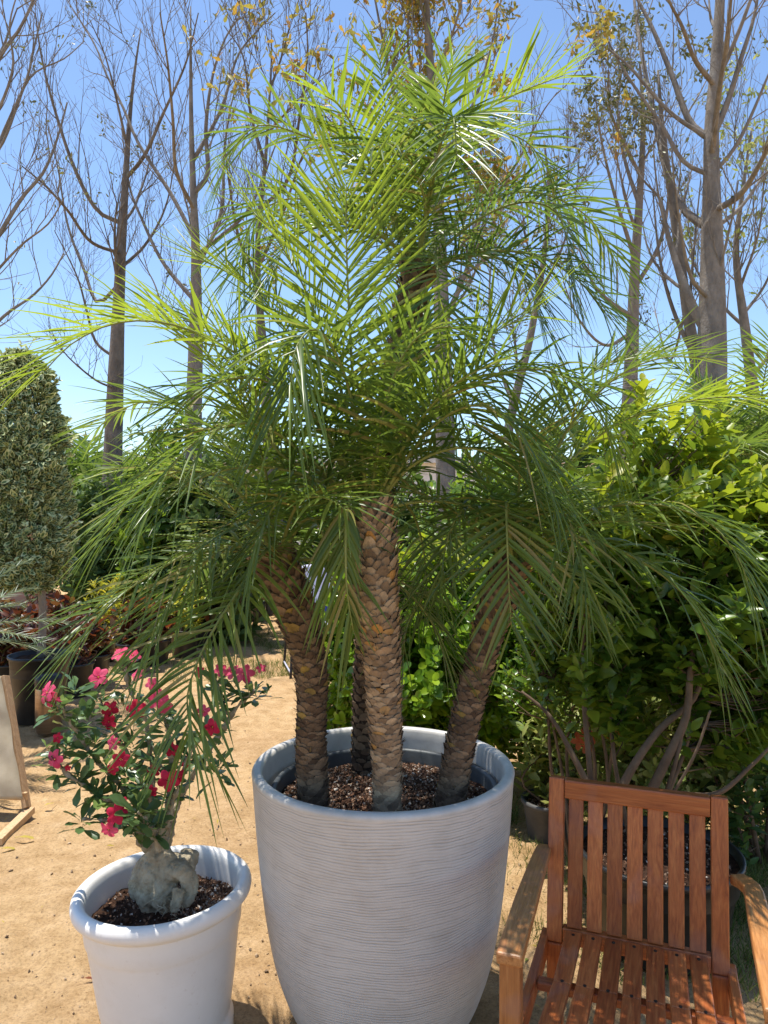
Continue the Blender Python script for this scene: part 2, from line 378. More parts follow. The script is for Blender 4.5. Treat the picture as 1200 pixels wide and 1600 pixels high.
M['teak_y'] = wood_mat('oiled wood lengthwise', 'y', T1, T2, T3)
M['teak_arm'] = wood_mat('paler worn wood', 'y', (0.30, 0.12, 0.035), (0.46, 0.21, 0.07), (0.56, 0.29, 0.11))
M['teak_post'] = wood_mat('paler worn wood upright', 'z', (0.30, 0.11, 0.03), (0.44, 0.18, 0.055), (0.52, 0.25, 0.09))
M['pine'] = wood_mat('raw pine', 'z', (0.42, 0.26, 0.13), (0.58, 0.39, 0.21), (0.68, 0.50, 0.30), 0.7, False)
M['cloth'] = rough_mat('cream shade cloth', (0.36, 0.29, 0.19), (0.50, 0.42, 0.30), 6, 0.9, 220, 0.3, 0.003)
M['bronze'] = rough_mat('brushed bronze', (0.36, 0.25, 0.17), (0.50, 0.37, 0.27), 6, 0.32, 60, 0.05, stretch=(1, 1, 10)); M['bronze'].node_tree.nodes['Principled BSDF'].inputs['Metallic'].default_value = 0.85
M['black_metal'] = rough_mat('black painted metal', (0.015, 0.016, 0.02), (0.04, 0.04, 0.045), 10, 0.4, 40, 0.1)
M['blue_seat'] = rough_mat('blue fabric', (0.045, 0.06, 0.22), (0.07, 0.09, 0.30), 10, 0.8, 150, 0.3)
M['lilac_plastic'] = rough_mat('pale lilac plastic', (0.50, 0.51, 0.64), (0.60, 0.60, 0.72), 6, 0.45, 60, 0.05)
M['whitewash'] = rough_mat('white render wall', (0.62, 0.61, 0.60), (0.78, 0.77, 0.75), 2, 0.9, 30, 0.2)
M['brick'] = rough_mat('reddish block wall', (0.36, 0.20, 0.15), (0.50, 0.32, 0.25), 3, 0.9, 30, 0.3)
M['glass'] = rough_mat('dark window', (0.03, 0.04, 0.05), (0.06, 0.07, 0.08), 2, 0.15, 30, 0)
M['stone'] = island_mat('small stones', [(0, (0.16, 0.11, 0.07)), (0.5, (0.36, 0.26, 0.16)), (0.9, (0.50, 0.38, 0.26)), (1, (0.10, 0.07, 0.05))], 0.9, 80, 0.4)
M['dry_leaf'] = leaf_mat('fallen leaf', [(0, (0.42, 0.32, 0.06)), (1, (0.55, 0.44, 0.10))], (0.6, 0.5, 0.1), 0.3, 0.6, 0.2)

# ------------------------------------------------------------------ leaf templates (lengthwise along +y, unit length)
def leaf_tpl(wd=0.45, fold=0.12, curl=0.12, prof=(0.05, 0.72, 1.0, 0.82, 0.42, 0.03)):
    ys = [0.0, 0.2, 0.45, 0.7, 0.9, 1.0]
    v = []
    for i, (y, p) in enumerate(zip(ys, prof)):
        z = -curl * y * y; rip = 0.02 * (-1) ** i
        v += [(-wd / 2 * p, y, z + fold * wd * p + rip), (0, y, z), (wd / 2 * p, y, z + fold * wd * p - rip)]
    f = []
    for i in range(5):
        a = i * 3
        f += [(a, a + 1, a + 4, a + 3), (a + 1, a + 2, a + 5, a + 4)]
    return np.array(v), np.array(f)
LEAF_OV = leaf_tpl(0.50, 0.18, 0.18)
LEAF_OB = leaf_tpl(0.38, 0.14, 0.22, (0.06, 0.34, 0.72, 1.0, 0.78, 0.16))
LEAF_RD = leaf_tpl(0.60, 0.15, 0.16, (0.06, 0.58, 0.95, 1.0, 0.70, 0.16))
LEAF_LN = leaf_tpl(0.24, 0.2, 0.3)

# ------------------------------------------------------------------ ground
def build_ground():
    def axis(lo, hi, fine_lo, fine_hi, n):
        mid = np.linspace(fine_lo, fine_hi, n)
        a = fine_lo - np.geomspace(0.08, fine_lo - lo, 34); b = fine_hi + np.geomspace(0.08, hi - fine_hi, 34)
        return np.concatenate([a[::-1], mid, b])
    xs = axis(-300, 300, -2.6, 2.6, 210); ys = axis(-60, 400, 1.2, 7.0, 230)
    X, Y = np.meshgrid(xs, ys, indexing='ij')
    P = np.stack([X, Y, X * 0], -1)
    near = np.clip(1 - np.maximum(np.abs(X) - 8, 0) / 6, 0, 1) * np.clip(1 - np.maximum(np.abs(Y - 6) - 10, 0) / 6, 0, 1)
    Z = ((vnoise(P * 1.7) - 0.5) * 0.05 + (vnoise(P * 7 + 3) - 0.5) * 0.030 + (vnoise(P * 23 + 9) - 0.5) * 0.012) * near
    V = np.stack([X, Y, Z], -1).reshape(-1, 3); ny = len(ys)
    i = np.arange(len(xs) - 1)[:, None] * ny; j = np.arange(ny - 1)[None, :]
    f = np.stack([i + j, i + j + ny, i + j + ny + 1, i + j + 1], -1).reshape(-1, 4)
    mb = MB(); mb.add(V, f); tag(mb.build('ground', M['ground']), kind='structure')
build_ground()

def gz(x, y):
    return 0.0
# stones and grit on the sand
def scatter_stones():
    mb = MB(); N = 5200
    tv = np.array([(1, 0, 0), (-1, 0, 0), (0, 1, 0), (0, -1, 0), (0, 0, .7), (0, 0, -.7)], float)
    tf = np.array([(0, 2, 4), (2, 1, 4), (1, 3, 4), (3, 0, 4), (2, 0, 5), (1, 2, 5), (3, 1, 5), (0, 3, 5)])
    y = 1.9 + rng.random(N) ** 1.6 * 5; x = (rng.random(N) - 0.5) * 1.25 * y
    s = 0.0016 + rng.random(N) ** 5 * 0.008
    z = ((vnoise(np.stack([x, y, x * 0], -1) * 1.7) - 0.5) * 0.05 + (vnoise(np.stack([x, y, x * 0], -1) * 7 + 3) - 0.5) * 0.030)
    rot = frames(rng.normal(size=(N, 3)), rng.normal(size=(N, 3)))
    mb.inst(tv, tf, np.stack([x, y, z + s * 0.3], -1), rot, s[:, None] * (0.6 + 0.8 * rng.random((N, 3))), smooth=False)
    tag(mb.build('gravel', M['stone']), 'small grit and stones strewn over the sandy path', 'gravel', kind='stuff')
scatter_stones()
def scatter_bits():
    r = np.random.default_rng(31); N = 420; y = 2.0 + r.random(N) ** 1.4 * 6; x = (r.random(N) - 0.5) * 1.2 * y
    pos = np.stack([x, y, np.full(N, 0.016)], -1); D = unit(np.stack([r.normal(size=N), r.normal(size=N), 0.15 * r.normal(size=N)], -1)); L = 0.008 + 0.03 * r.random(N) ** 3
    mb = MB(); k = r.random(N) < 0.6
    mb.inst(*LEAF_LN, pos[k], frames(D[k], np.array([0, 0, 1.0]) + 0.4 * r.normal(size=(k.sum(), 3))), L[k], 0)
    mb.inst(*LEAF_LN, pos[~k], frames(D[~k], np.array([0, 0, 1.0]) + 0.4 * r.normal(size=((~k).sum(), 3))), np.stack([L[~k] * .3, L[~k] * 1.6, L[~k]], -1), 1)
    tag(mb.build('leaf_litter', [M['dry_leaf'], M['stem']]), 'dry leaf bits and twig scraps strewn over the sandy path', 'leaf litter', kind='stuff')
scatter_bits()

def grass_patch(name, label, cx, cy, rx, ry, N, h=0.05, seed=1):
    r = np.random.default_rng(seed); mb = MB()
    a = r.random(N) * 2 * pi; q = np.sqrt(r.random(N)) * (0.7 + 0.5 * vnoise(np.stack([np.cos(a) * 2 + seed, np.sin(a) * 2, a * 0], -1)))
    pos = np.stack([cx + np.cos(a) * q * rx, cy + np.sin(a) * q * ry, np.full(N, -0.008)], -1)
    keep = vnoise(pos * 5) > 0.38; pos = pos[keep]; n = len(pos)
    d = np.stack([r.normal(size=n) * 0.5, r.normal(size=n) * 0.5, np.ones(n)], -1)
    tv = np.array([(-.5, 0, 0), (.5, 0, 0), (-.35, .5, .04), (.35, .5, .04), (0, 1, .25)]); tf4 = np.array([(0, 1, 3, 2)]); tf3 = np.array([(2, 3, 4)])
    L = h * (0.5 + r.random(n)); rot = frames(d, r.normal(size=(n, 3)))
    sc = np.stack([np.full(n, 0.004), L, L], -1)
    # build both face groups over one instanced vertex set
    base = mb.n; mb.inst(tv, tf4, pos, rot, sc)
    mb.f.append((tf3[None].repeat(n, 0).reshape(n, 3) + base + (np.arange(n) * 5)[:, None], 0, True))
    return tag(mb.build(name, M['grass']), label, 'grass', kind='stuff')
grass_patch('grass', 'thin worn grass on the path beside the distant plastic chair', -1.25, 8.2, 1.5, 1.5, 16000, 0.06, 3)
grass_patch('grass', 'sunlit weedy grass behind the wooden armchair', 1.9, 3.6, 1.3, 1.6, 22000, 0.07, 5)
grass_patch('grass', 'sparse grass tufts under the shrubs behind the chair back', 1.0, 3.2, 0.9, 0.8, 7000, 0.06, 8)

# ------------------------------------------------------------------ palms
def frond_mesh(mb, pts, side, n_t=1.0, lmax=0.25, lift=0.35, grav=0.25, mi=0, seed=0, wid=0.0099, tipang=24, t0=0.06, rr=0.0055, spacing=0.0168, sides=(1.0, 1.0), close=1.0):
    r = np.random.default_rng(seed)
    P = spline(pts, 26); seg = np.linalg.norm(np.diff(P, axis=0), axis=1); Ltot = seg.sum()
    mb.tube(P, rr * np.interp(np.linspace(0, 1, len(P)), [0, 0.06, 0.18, 1], [2.1, 1.5, 1.0, 0.22]), 7, 1)
    T = unit(np.gradient(P, axis=0))
    side = unit(np.asarray(side, float))
    n = max(12, int(Ltot * (1 - t0) / spacing))
    for sgn in (-1, 1):
        t = np.linspace(t0, 0.995, n) + r.normal(size=n) * 0.003; t = np.clip(t, 0, 1)
        idx = t * (len(P) - 1); i0 = np.clip(idx.astype(int), 0, len(P) - 2); fr = (idx - i0)[:, None]
        B = P[i0] * (1 - fr) + P[i0 + 1] * fr; TT = unit(T[i0] * (1 - fr) + T[i0 + 1] * fr)
        S = unit(side[None] - TT * (TT @ side)[:, None]); Nn = np.cross(S, TT)
        Nn = Nn * np.where(Nn[:, 2:3] >= -0.25, 1, 1)
        a = np.radians(np.interp(t, [0, 0.15, 0.5, 0.85, 1], [78, 70, 56, 38, tipang]) + r.normal(size=n) * 4.5)
        lf = lift + r.normal(size=n) * 0.16
        # leaflets sit in loose bunches at slightly different angles
        lf = lf + 0.22 * np.sin(np.arange(n) * 2.1 + sgn)
        a = a * close
        D = unit(TT * np.cos(a)[:, None] + S * sgn * np.sin(a)[:, None] + Nn * lf[:, None])
        L = sides[0 if sgn < 0 else 1] * lmax * np.interp(t, [0, 0.10, 0.22, 0.5, 0.8, 1], [0.14, 0.26, 0.85, 1.05, 1.0, 0.80]) * (0.86 + 0.22 * r.random(n))
        L = L * np.where(r.random(n) < 0.06, 0.45 + 0.3 * r.random(n), 1.0)
        W = wid * (0.8 + 0.4 * r.random(n)) * np.interp(t, [0, 0.12, 0.3, 0.8, 1], [0.25, 0.4, 1, 0.95, 0.6])
        g = (0.75 * grav * (0.6 + 0.8 * r.random(n)))[:, None]
        s = np.array([0, 0.12, 0.35, 0.6, 0.82, 1.0]); wp = np.array([0.45, 0.85, 1.0, 0.85, 0.5, 0.04])
        Q = B[:, None] + D[:, None] * (L[:, None] * s)[..., None] + np.array([0, 0, -1.0]) * (g * L[:, None] * s ** 2)[..., None]
        # keep the length when gravity bends the leaflet
        tan = unit(np.gradient(Q, axis=1)); Sd = unit(np.cross(tan, Nn[:, None] + 0 * tan)); Up = np.cross(Sd, tan)
        tw = r.normal(size=(n, 1, 1)) * 0.22; Sd = unit(Sd + Up * tw); Up = np.cross(Sd, tan)
        hw = (W[:, None] * wp * 0.5)[..., None]
        V = np.stack([Q - Sd * hw + Up * hw * 0.6, Q, Q + Sd * hw + Up * hw * 0.6], 2)    # n,6,3,3
        k = len(s) * 3; fs = []
        for q in range(len(s) - 1):
            o = q * 3; fs += [(o, o + 1, o + 4, o + 3), (o + 1, o + 2, o + 5, o + 4)]
        fs = np.array(fs)[None] + (np.arange(n) * k)[:, None, None]
        mb.add(V.reshape(-1, 3), fs.reshape(-1, 4), mi)

def boots(mb, P, rad, nscale, r, size0=0.020, size1=0.050, mi=0, tilt0=0.34, tilt1=0.55):
    """spiral of overlapping cut leaf bases round a trunk"""
    n = int(nscale * 1.75); t = (np.arange(n) + 0.5) / n; t = 1 - (1 - t) ** 1.15; idx = t * (len(P) - 1); i0 = np.clip(idx.astype(int), 0, len(P) - 2); fr = (idx - i0)[:, None]
    C = P[i0] * (1 - fr) + P[i0 + 1] * fr; T = unit(np.gradient(P, axis=0)); TT = unit(T[i0] * (1 - fr) + T[i0 + 1] * fr)
    rd = np.interp(t, np.linspace(0, 1, len(rad)), rad)
    az = np.arange(n) * 2.39996 + r.normal(size=n) * 0.06
    X = unit(np.cross(TT, np.array([0.0, 1, 0]))); Yv = np.cross(TT, X)
    O = X * np.cos(az)[:, None] + Yv * np.sin(az)[:, None]
    tl = np.interp(t, [0, 0.7, 0.86, 1], [tilt0, tilt0 * 1.3, tilt1, tilt1 * 1.2]) + r.normal(size=n) * 0.06
    D = unit(TT + O * tl[:, None])
    up = O
    sz = np.interp(t, [0, 0.6, 0.85, 1], [size0, size0 * 1.15, size1, size1 * 1.15]) * (0.65 + 0.7 * r.random(n))
    wd = np.interp(t, [0, 0.6, 0.85, 1], [0.038, 0.036, 0.040, 0.030]) * (0.85 + 0.3 * r.random(n))
    rot = frames(D, up)
    # scale template: 5 across x 4 up, curved shell with a ragged blunt top, closed by a back row
    v = []; ys = [-0.25, 0.2, 0.6, 1.0]; hw = [0.5, 0.5, 0.46, 0.30]
    for a, (y, h) in enumerate(zip(ys, hw)):
        for u in (-1, -0.5, 0, 0.5, 1):
            v.append((u * h, y - (0.18 if a == 3 and abs(u) > 0.6 else 0), (-0.35 * u * u + 0.12) * (1 if a < 3 else 0.6)))
    for u in (-1, -0.5, 0, 0.5, 1): v.append((u * 0.22, 0.85, -0.38))
    f = []
    for a in range(4):
        for b_ in range(4):
            o = a * 5 + b_; f.append((o, o + 1, o + 6, o + 5))
    mb.inst(np.array(v), np.array(f), C + O * (rd * np.interp(t, [0, .8, 1], [0.97, 0.95, 0.85]))[:, None], rot, np.stack([wd, sz, np.full(n, 0.015)], -1), mi, False)

def palm(name, label, trunk_px, rad, traced, n_fill, fill, seed, nscale, mats, group):
    r = np.random.default_rng(seed)
    q = [at(*p) for p in trunk_px]; q[0] = q[0] + unit(q[0] - q[1]) * FEET
    P = spline(q, 30)
    base = P[0].copy()
    root = thing(name, label, 'palm', base, group=group)
    mb = MB()
    rr = np.interp(np.linspace(0, 1, 30), np.linspace(0, 1, len(rad)), np.array(rad) * 0.86)
    mb.tube(P, rr, 20, 1)
    boots(mb, P, rr, nscale, r)
    # loose fibres sticking out of the leaf bases
    nf = nscale * 3; t = r.random(nf) ** 0.7; ii = (t * 28).astype(int); az = r.random(nf) * 2 * pi
    O = np.stack([np.cos(az), np.sin(az), np.zeros(nf)], -1)
    D = unit(O + np.stack([r.normal(size=nf) * .3, r.normal(size=nf) * .3, 0.5 + r.random(nf)], -1))
    tv = np.array([(-.5, 0, 0), (.5, 0, 0), (.2, .6, .05), (0, 1, .15)])
    mb.inst(tv, np.array([(0, 1, 2, 3)]), P[ii] + O * rr[ii][:, None], frames(D, O), np.stack([np.full(nf, .0032), 0.012 + 0.045 * r.random(nf) * t ** 2 + 0.008 * r.random(nf), np.full(nf, .02)], -1), 0)
    mb.build('trunk', [mats['boots'], M['core']], root, base)
    heart = P[-1]
    for k, (pts, opt) in enumerate(traced):
        Q = [at(*p) for p in pts]; q0 = np.array(Q[0]); Q[0] = heart + (q0 - heart) * 0.35
        h = Q[-1] - Q[0]; hx = unit(np.array([h[0], h[1], 0]) + 1e-6); side = np.array([hx[1], -hx[0], 0])
        if 'side' in opt: side = np.array(opt['side'], float)
        mb = MB(); m = {'new': M['frond_new'], 'old': M['frond_old']}.get(opt.get('m'), M['frond'])
        frond_mesh(mb, Q, side, seed=seed * 100 + k, lmax=opt.get('l', 0.24), lift=opt.get('lift', 0.22), grav=opt.get('g', 0.25), sides=opt.get('sides', (1, 1)), close=opt.get('close', 1.0))
        mb.build('frond', [m, M['rachis']], root, base)
    az0 = r.random() * 6
    for k in range(n_fill):
        q = (k + 0.5) / n_fill; az = az0 + k * 2.39996 + r.normal() * 0.15
        e0 = radians(np.interp(q, [0, 0.3, 0.7, 1], fill['el'])); L = fill['len'] * (0.82 + 0.3 * r.random()) * np.interp(q, [0, .2, 1], [0.75, 1, 0.9])
        dr = radians(np.interp(q, [0, 1], fill['droop']) + r.normal() * 8)
        n = 14; p = heart.copy(); pts = [p.copy()]
        for i in range(n):
            e = e0 - dr * ((i + 1) / n) ** 1.25; az_ = az + 0.12 * sin(i * 0.4 + k)
            p = p + np.array([cos(az_) * cos(e), sin(az_) * cos(e), sin(e)]) * L / n; pts.append(p.copy())
        pts = np.array(pts)
        if pts[:, 1].min() < 1.55 and abs(pts[-1][0]) < 0.9 and fill.get('guard', True):
            pts[:, 1] = heart[1] + (pts[:, 1] - heart[1]) * 0.45
        e_ = pts[-1] - heart
        if e_[2] < 0.12 and e_[1] < 0.05 and abs(e_[0]) < 0.42: continue     # no dead hanging fronds in front of the trunks
        side = np.array([-sin(az), cos(az), 0])
        mb = MB(); m = M['frond_new'] if q < 0.12 else (M['frond_old'] if q > 0.62 else M['frond'])
        frond_mesh(mb, pts, -side, seed=seed * 1000 + k, lmax=fill.get('l', 0.22), lift=0.25, grav=0.2 + 0.25 * q)
        mb.build('frond', [m, M['rachis']], root, base)
    return root

GP = 'palms growing together in the ribbed grey pot'
FEET = 0.03
palm('date_palm', 'tallest palm in the ribbed pot, its crown high above the other three', [(568, 1222, 2.50), (572, 1050, 2.48), (585, 850, 2.46), (612, 640, 2.44), (640, 500, 2.43), (652, 425, 2.42)],
     [0.046, 0.046, 0.048, 0.05, 0.056, 0.05],
     [([(655, 400, 2.42), (680, 290, 2.36), (725, 200, 2.3), (800, 150, 2.25), (880, 118, 2.2)], dict(lift=0.35, g=0.15, m='new', l=.23)),
      ([(650, 400, 2.42), (672, 290, 2.25), (695, 205, 2.05), (706, 183, 1.92), (711, 200, 1.82), (714, 250, 1.76)], dict(g=0.25, l=.22)),
      ([(655, 430, 2.42), (700, 380, 2.40), (755, 338, 2.36), (815, 316, 2.32), (865, 328, 2.27), (886, 375, 2.25), (890, 450, 2.25)], dict(g=0.3, m='old')),
      ([(655, 445, 2.42), (700, 405, 2.40), (765, 392, 2.36), (840, 400, 2.33), (905, 440, 2.30), (955, 500, 2.28)], dict(g=0.35, m='old')),
      ([(660, 440, 2.42), (720, 402, 2.35), (785, 405, 2.28), (825, 445, 2.24), (842, 500, 2.22)], dict(g=0.4, m='old')),
      ([(640, 400, 2.42), (600, 300, 2.36), (550, 245, 2.32), (483, 215, 2.28), (410, 195, 2.25), (370, 225, 2.25), (352, 265, 2.25)], dict(g=0.3, l=.22)),
      ([(645, 400, 2.42), (625, 300, 2.42), (606, 200, 2.42), (598, 130, 2.42), (592, 85, 2.42)], dict(m='new', l=.20, side=(1, 0.1, 0))),
      ([(640, 400, 2.42), (595, 300, 2.3), (560, 215, 2.2), (530, 165, 2.12), (508, 150, 2.05)], dict(g=0.2, l=.22, m='new')),
      ([(635, 420, 2.42), (540, 335, 2.55), (455, 310, 2.65), (395, 345, 2.7), (370, 430, 2.72)], dict(g=0.45, m='old')),
      ([(660, 440, 2.42), (678, 400, 2.3), (684, 430, 2.18), (688, 520, 2.14), (690, 600, 2.15)], dict(g=0.35)),
      ([(650, 410, 2.42), (640, 270, 2.45), (655, 180, 2.5), (690, 120, 2.55), (735, 95, 2.6)], dict(g=0.15, l=.2, m='new')),
      ([(655, 420, 2.42), (730, 330, 2.55), (830, 300, 2.65), (920, 340, 2.72), (968, 420, 2.75)], dict(g=0.35)),
      ([(650, 430, 2.42), (600, 370, 2.3), (520, 350, 2.2), (450, 380, 2.12), (415, 450, 2.1)], dict(g=0.35)),
      ([(655, 405, 2.42), (665, 330, 2.3), (645, 260, 2.2), (610, 225, 2.1), (575, 235, 2.0)], dict(g=0.3)),
      ([(655, 405, 2.42), (700, 270, 2.5), (760, 210, 2.55), (820, 220, 2.6), (860, 270, 2.6)], dict(g=0.3, l=.2)),
      ], 8, dict(el=[66, 58, 38, 12], droop=[45, 110], len=0.62, l=0.20), 21, 330, dict(boots=M['boots_dark']), GP)

palm('date_palm', 'middle front palm in the ribbed pot with the palest, thickest trunk', [(605, 1280, 2.07), (604, 1180, 2.07), (598, 1060, 2.06), (590, 950, 2.05), (583, 860, 2.05), (578, 805, 2.05)],
     [0.042, 0.043, 0.050, 0.056, 0.062, 0.060, 0.045],
     [([(572, 790, 2.05), (556, 650, 1.99), (546, 500, 1.92), (541, 370, 1.87), (541, 285, 1.85)], dict(m='new', l=.32, lift=0.06, g=0.04, side=(1, 0.05, 0))),
      ([(570, 790, 2.05), (562, 690, 1.95), (535, 575, 1.84), (495, 515, 1.74), (462, 545, 1.67), (452, 620, 1.65)], dict(g=0.55, l=.25)),
      ([(560, 780, 2.05), (480, 640, 2.0), (385, 562, 1.92), (280, 510, 1.85), (190, 503, 1.80), (115, 535, 1.77), (70, 580, 1.76)], dict(m='new', l=.26, lift=0.35, g=0.2)),
      ([(560, 785, 2.05), (470, 705, 1.92), (400, 662, 1.82), (330, 675, 1.74), (275, 720, 1.69), (235, 790, 1.67)], dict(l=.27, g=0.3)),
      ([(565, 800, 2.03), (552, 772, 1.94), (542, 800, 1.87), (540, 870, 1.84), (543, 930, 1.84), (552, 985, 1.86)], dict(g=0.45, l=.19, side=(1, 0, 0), sides=(1.0, 0.42), close=0.62)),
      ([(590, 790, 2.05), (640, 710, 1.97), (690, 655, 1.90), (745, 633, 1.85), (792, 655, 1.81), (832, 710, 1.79), (865, 780, 1.79)], dict(g=0.5, l=.25)),
      ([(590, 780, 2.07), (660, 660, 2.10), (740, 600, 2.06), (820, 577, 2.02), (890, 592, 1.97), (935, 640, 1.94), (955, 700, 1.94)], dict(g=0.5)),
      ([(585, 780, 2.05), (640, 670, 2.0), (700, 590, 1.96), (765, 525, 1.93), (840, 485, 1.92)], dict(m='new', lift=0.4, g=0.12)),
      ([(590, 800, 2.07), (635, 790, 2.2), (660, 850, 2.3), (668, 940, 2.33)], dict(m='old', g=0.3)),
      ([(575, 790, 2.05), (520, 640, 2.12), (450, 520, 2.18), (380, 440, 2.22), (300, 400, 2.25)], dict(m='new', l=.24, g=0.12)),
      ([(575, 790, 2.05), (530, 600, 2.0), (480, 460, 1.98), (430, 370, 1.96), (395, 330, 1.95)], dict(m='new', l=.26, g=0.1)),
      ([(570, 790, 2.05), (500, 740, 2.0), (430, 700, 1.95), (360, 560, 1.9), (250, 520, 1.88), (170, 430, 1.85)][:4], dict(l=.24)),
      ([(560, 795, 2.05), (500, 760, 1.95), (440, 775, 1.88), (400, 850, 1.84), (380, 930, 1.84)], dict(m='old', g=0.4, l=.22)),
      ([(570, 790, 2.05), (520, 690, 1.96), (450, 610, 1.9), (370, 590, 1.85), (300, 620, 1.82), (250, 680, 1.81)], dict(l=.25, g=0.3)),
      ([(585, 790, 2.05), (640, 730, 2.0), (715, 700, 1.96), (790, 720, 1.93), (850, 790, 1.92)], dict(l=.23, g=0.35, m='old')),
      ([(575, 790, 2.05), (600, 640, 1.9), (640, 540, 1.82), (700, 510, 1.76), (745, 540, 1.74)], dict(g=0.25, l=.22)),
      ], 6, dict(el=[85, 65, 45, 18], droop=[30, 90], len=0.72, l=0.23), 33, 420, dict(boots=M['boots']), GP)

palm('date_palm', 'left palm in the ribbed pot, dark trunk leaning left at a kink', [(490, 1265, 2.15), (486, 1160, 2.15), (487, 1060, 2.15), (472, 985, 2.14), (448, 920, 2.14), (432, 880, 2.14)],
     [0.048, 0.049, 0.046, 0.052, 0.058, 0.050],
     [([(435, 860, 2.14), (395, 815, 2.05), (330, 845, 1.94), (240, 895, 1.86), (165, 950, 1.82), (120, 1010, 1.80)], dict(g=0.3, l=.22)),
      ([(435, 865, 2.13), (418, 858, 1.98), (375, 920, 1.85), (325, 1000, 1.77), (293, 1085, 1.73), (302, 1165, 1.73)], dict(g=0.4, l=.23)),
      ([(430, 850, 2.14), (365, 760, 2.1), (290, 735, 2.05), (215, 770, 2.0), (165, 840, 1.98)], dict(g=0.3, l=.23)),
      ([(430, 850, 2.14), (370, 720, 2.3), (290, 640, 2.4), (215, 630, 2.5), (150, 670, 2.55)], dict(g=0.2, l=.23)),
      ([(430, 850, 2.14), (400, 700, 2.2), (350, 590, 2.25), (285, 520, 2.3), (210, 490, 2.32)], dict(m='new', l=.23, g=0.12)),
      ([(440, 860, 2.14), (480, 810, 2.05), (510, 850, 1.98), (520, 930, 1.95)], dict(g=0.4, l=.2)),
      ([(430, 860, 2.14), (380, 850, 2.25), (320, 880, 2.35), (280, 950, 2.4)], dict(m='old', g=0.3, l=.22)),
      ([(435, 865, 2.13), (400, 850, 2.0), (330, 870, 1.9), (270, 930, 1.84), (235, 1010, 1.82)], dict(g=0.35, l=.22)),
      ], 7, dict(el=[85, 60, 38, 5], droop=[35, 100], len=0.62, l=0.21), 47, 330, dict(boots=M['boots_dark']), GP)

palm('date_palm', 'right palm in the ribbed pot, slim trunk curving out to the right', [(702, 1262, 2.15), (716, 1180, 2.16), (738, 1080, 2.18), (762, 990, 2.20), (785, 925, 2.20), (798, 890, 2.20)],
     [0.048, 0.046, 0.046, 0.046, 0.046, 0.040],
     [([(800, 880, 2.2), (796, 810, 2.06), (791, 785, 1.97), (792, 830, 1.91), (795, 910, 1.89), (799, 980, 1.89)], dict(g=0.15, l=.20, lift=0.1)),
      ([(805, 875, 2.2), (880, 812, 2.14), (960, 790, 2.05), (1040, 790, 1.96), (1105, 815, 1.89), (1150, 865, 1.85), (1175, 930, 1.84)], dict(g=0.35, l=.25)),
      ([(805, 880, 2.2), (890, 840, 2.12), (985, 868, 2.04), (1065, 925, 1.99), (1110, 1000, 1.96), (1128, 1060, 1.96)], dict(g=0.35, l=.24, m='old')),
      ([(800, 870, 2.2), (870, 745, 2.3), (960, 665, 2.32), (1060, 630, 2.25), (1160, 620, 2.17), (1240, 640, 2.1)], dict(m='new', g=0.2, l=.26)),
      ([(800, 870, 2.2), (830, 730, 2.3), (880, 630, 2.38), (945, 570, 2.42), (1020, 560, 2.45)], dict(g=0.15, l=.24)),
      ([(800, 870, 2.2), (770, 780, 2.3), (720, 720, 2.4), (660, 720, 2.45), (620, 770, 2.48)], dict(g=0.3, m='old', l=.22)),
      ([(800, 870, 2.2), (840, 800, 2.1), (880, 800, 2.0), (905, 860, 1.95), (915, 930, 1.95)], dict(g=0.4, l=.22)),
      ([(800, 870, 2.2), (760, 800, 2.1), (720, 800, 2.05), (695, 860, 2.02), (690, 920, 2.02)], dict(g=0.3, l=.18, m='old')),
      ([(800, 870, 2.2), (870, 700, 2.1), (950, 600, 2.0), (1030, 560, 1.95), (1110, 560, 1.9)], dict(g=0.2, l=.24)),
      ], 9, dict(el=[85, 60, 35, 0], droop=[35, 100], len=0.58, l=0.20), 59, 330, dict(boots=M['boots_dark']), GP)

# ------------------------------------------------------------------ the big ribbed pot
def soil_disc(mb, c, rad, z, amp, n=40, sides=64, mi=0, mound=0.02):
    rr = np.linspace(0.0, rad, n); a = np.arange(sides) * 2 * pi / sides
    X = c[0] + rr[:, None] * np.cos(a); Y = c[1] + rr[:, None] * np.sin(a)
    Z = z + (vnoise(np.stack([X * 28, Y * 28, X * 0], -1)) - 0.5) * amp + (vnoise(np.stack([X * 75, Y * 75, X * 0 + 5], -1)) - 0.5) * amp * 0.5 + mound * (1 - (rr[:, None] / rad) ** 2)
    i = np.arange(n - 1)[:, None] * sides; j = np.arange(sides)[None, :]; k = (j + 1) % sides
    f = np.stack([i + j, i + j + sides, i + k + sides, i + k], -1).reshape(-1, 4)
    mb.add(np.stack([X, Y, Z], -1).reshape(-1, 3), f, mi)

def chips(mb, c, rad, z, N, seed, s0=0.003, s1=0.007, mound=0.02):
    r = np.random.default_rng(seed)
    tv = np.array([(1, 0, 0), (-1, 0, 0), (0, 1, 0), (0, -1, 0), (.2, .1, .6), (0, 0, -.6)], float)
    tf = np.array([(0, 2, 4), (2, 1, 4), (1, 3, 4), (3, 0, 4), (2, 0, 5), (1, 2, 5), (3, 1, 5), (0, 3, 5)])
    q = np.sqrt(r.random(N)) * rad * 0.97; a = r.random(N) * 2 * pi
    pos = np.stack([c[0] + q * np.cos(a), c[1] + q * np.sin(a), z + r.random(N) * 0.006 + mound * (1 - (q / rad) ** 2)], -1)
    mb.inst(tv, tf, pos, frames(r.normal(size=(N, 3)), r.normal(size=(N, 3))), (s0 + (s1 - s0) * r.random(N) ** 2)[:, None] * (0.5 + r.random((N, 3))), smooth=False)

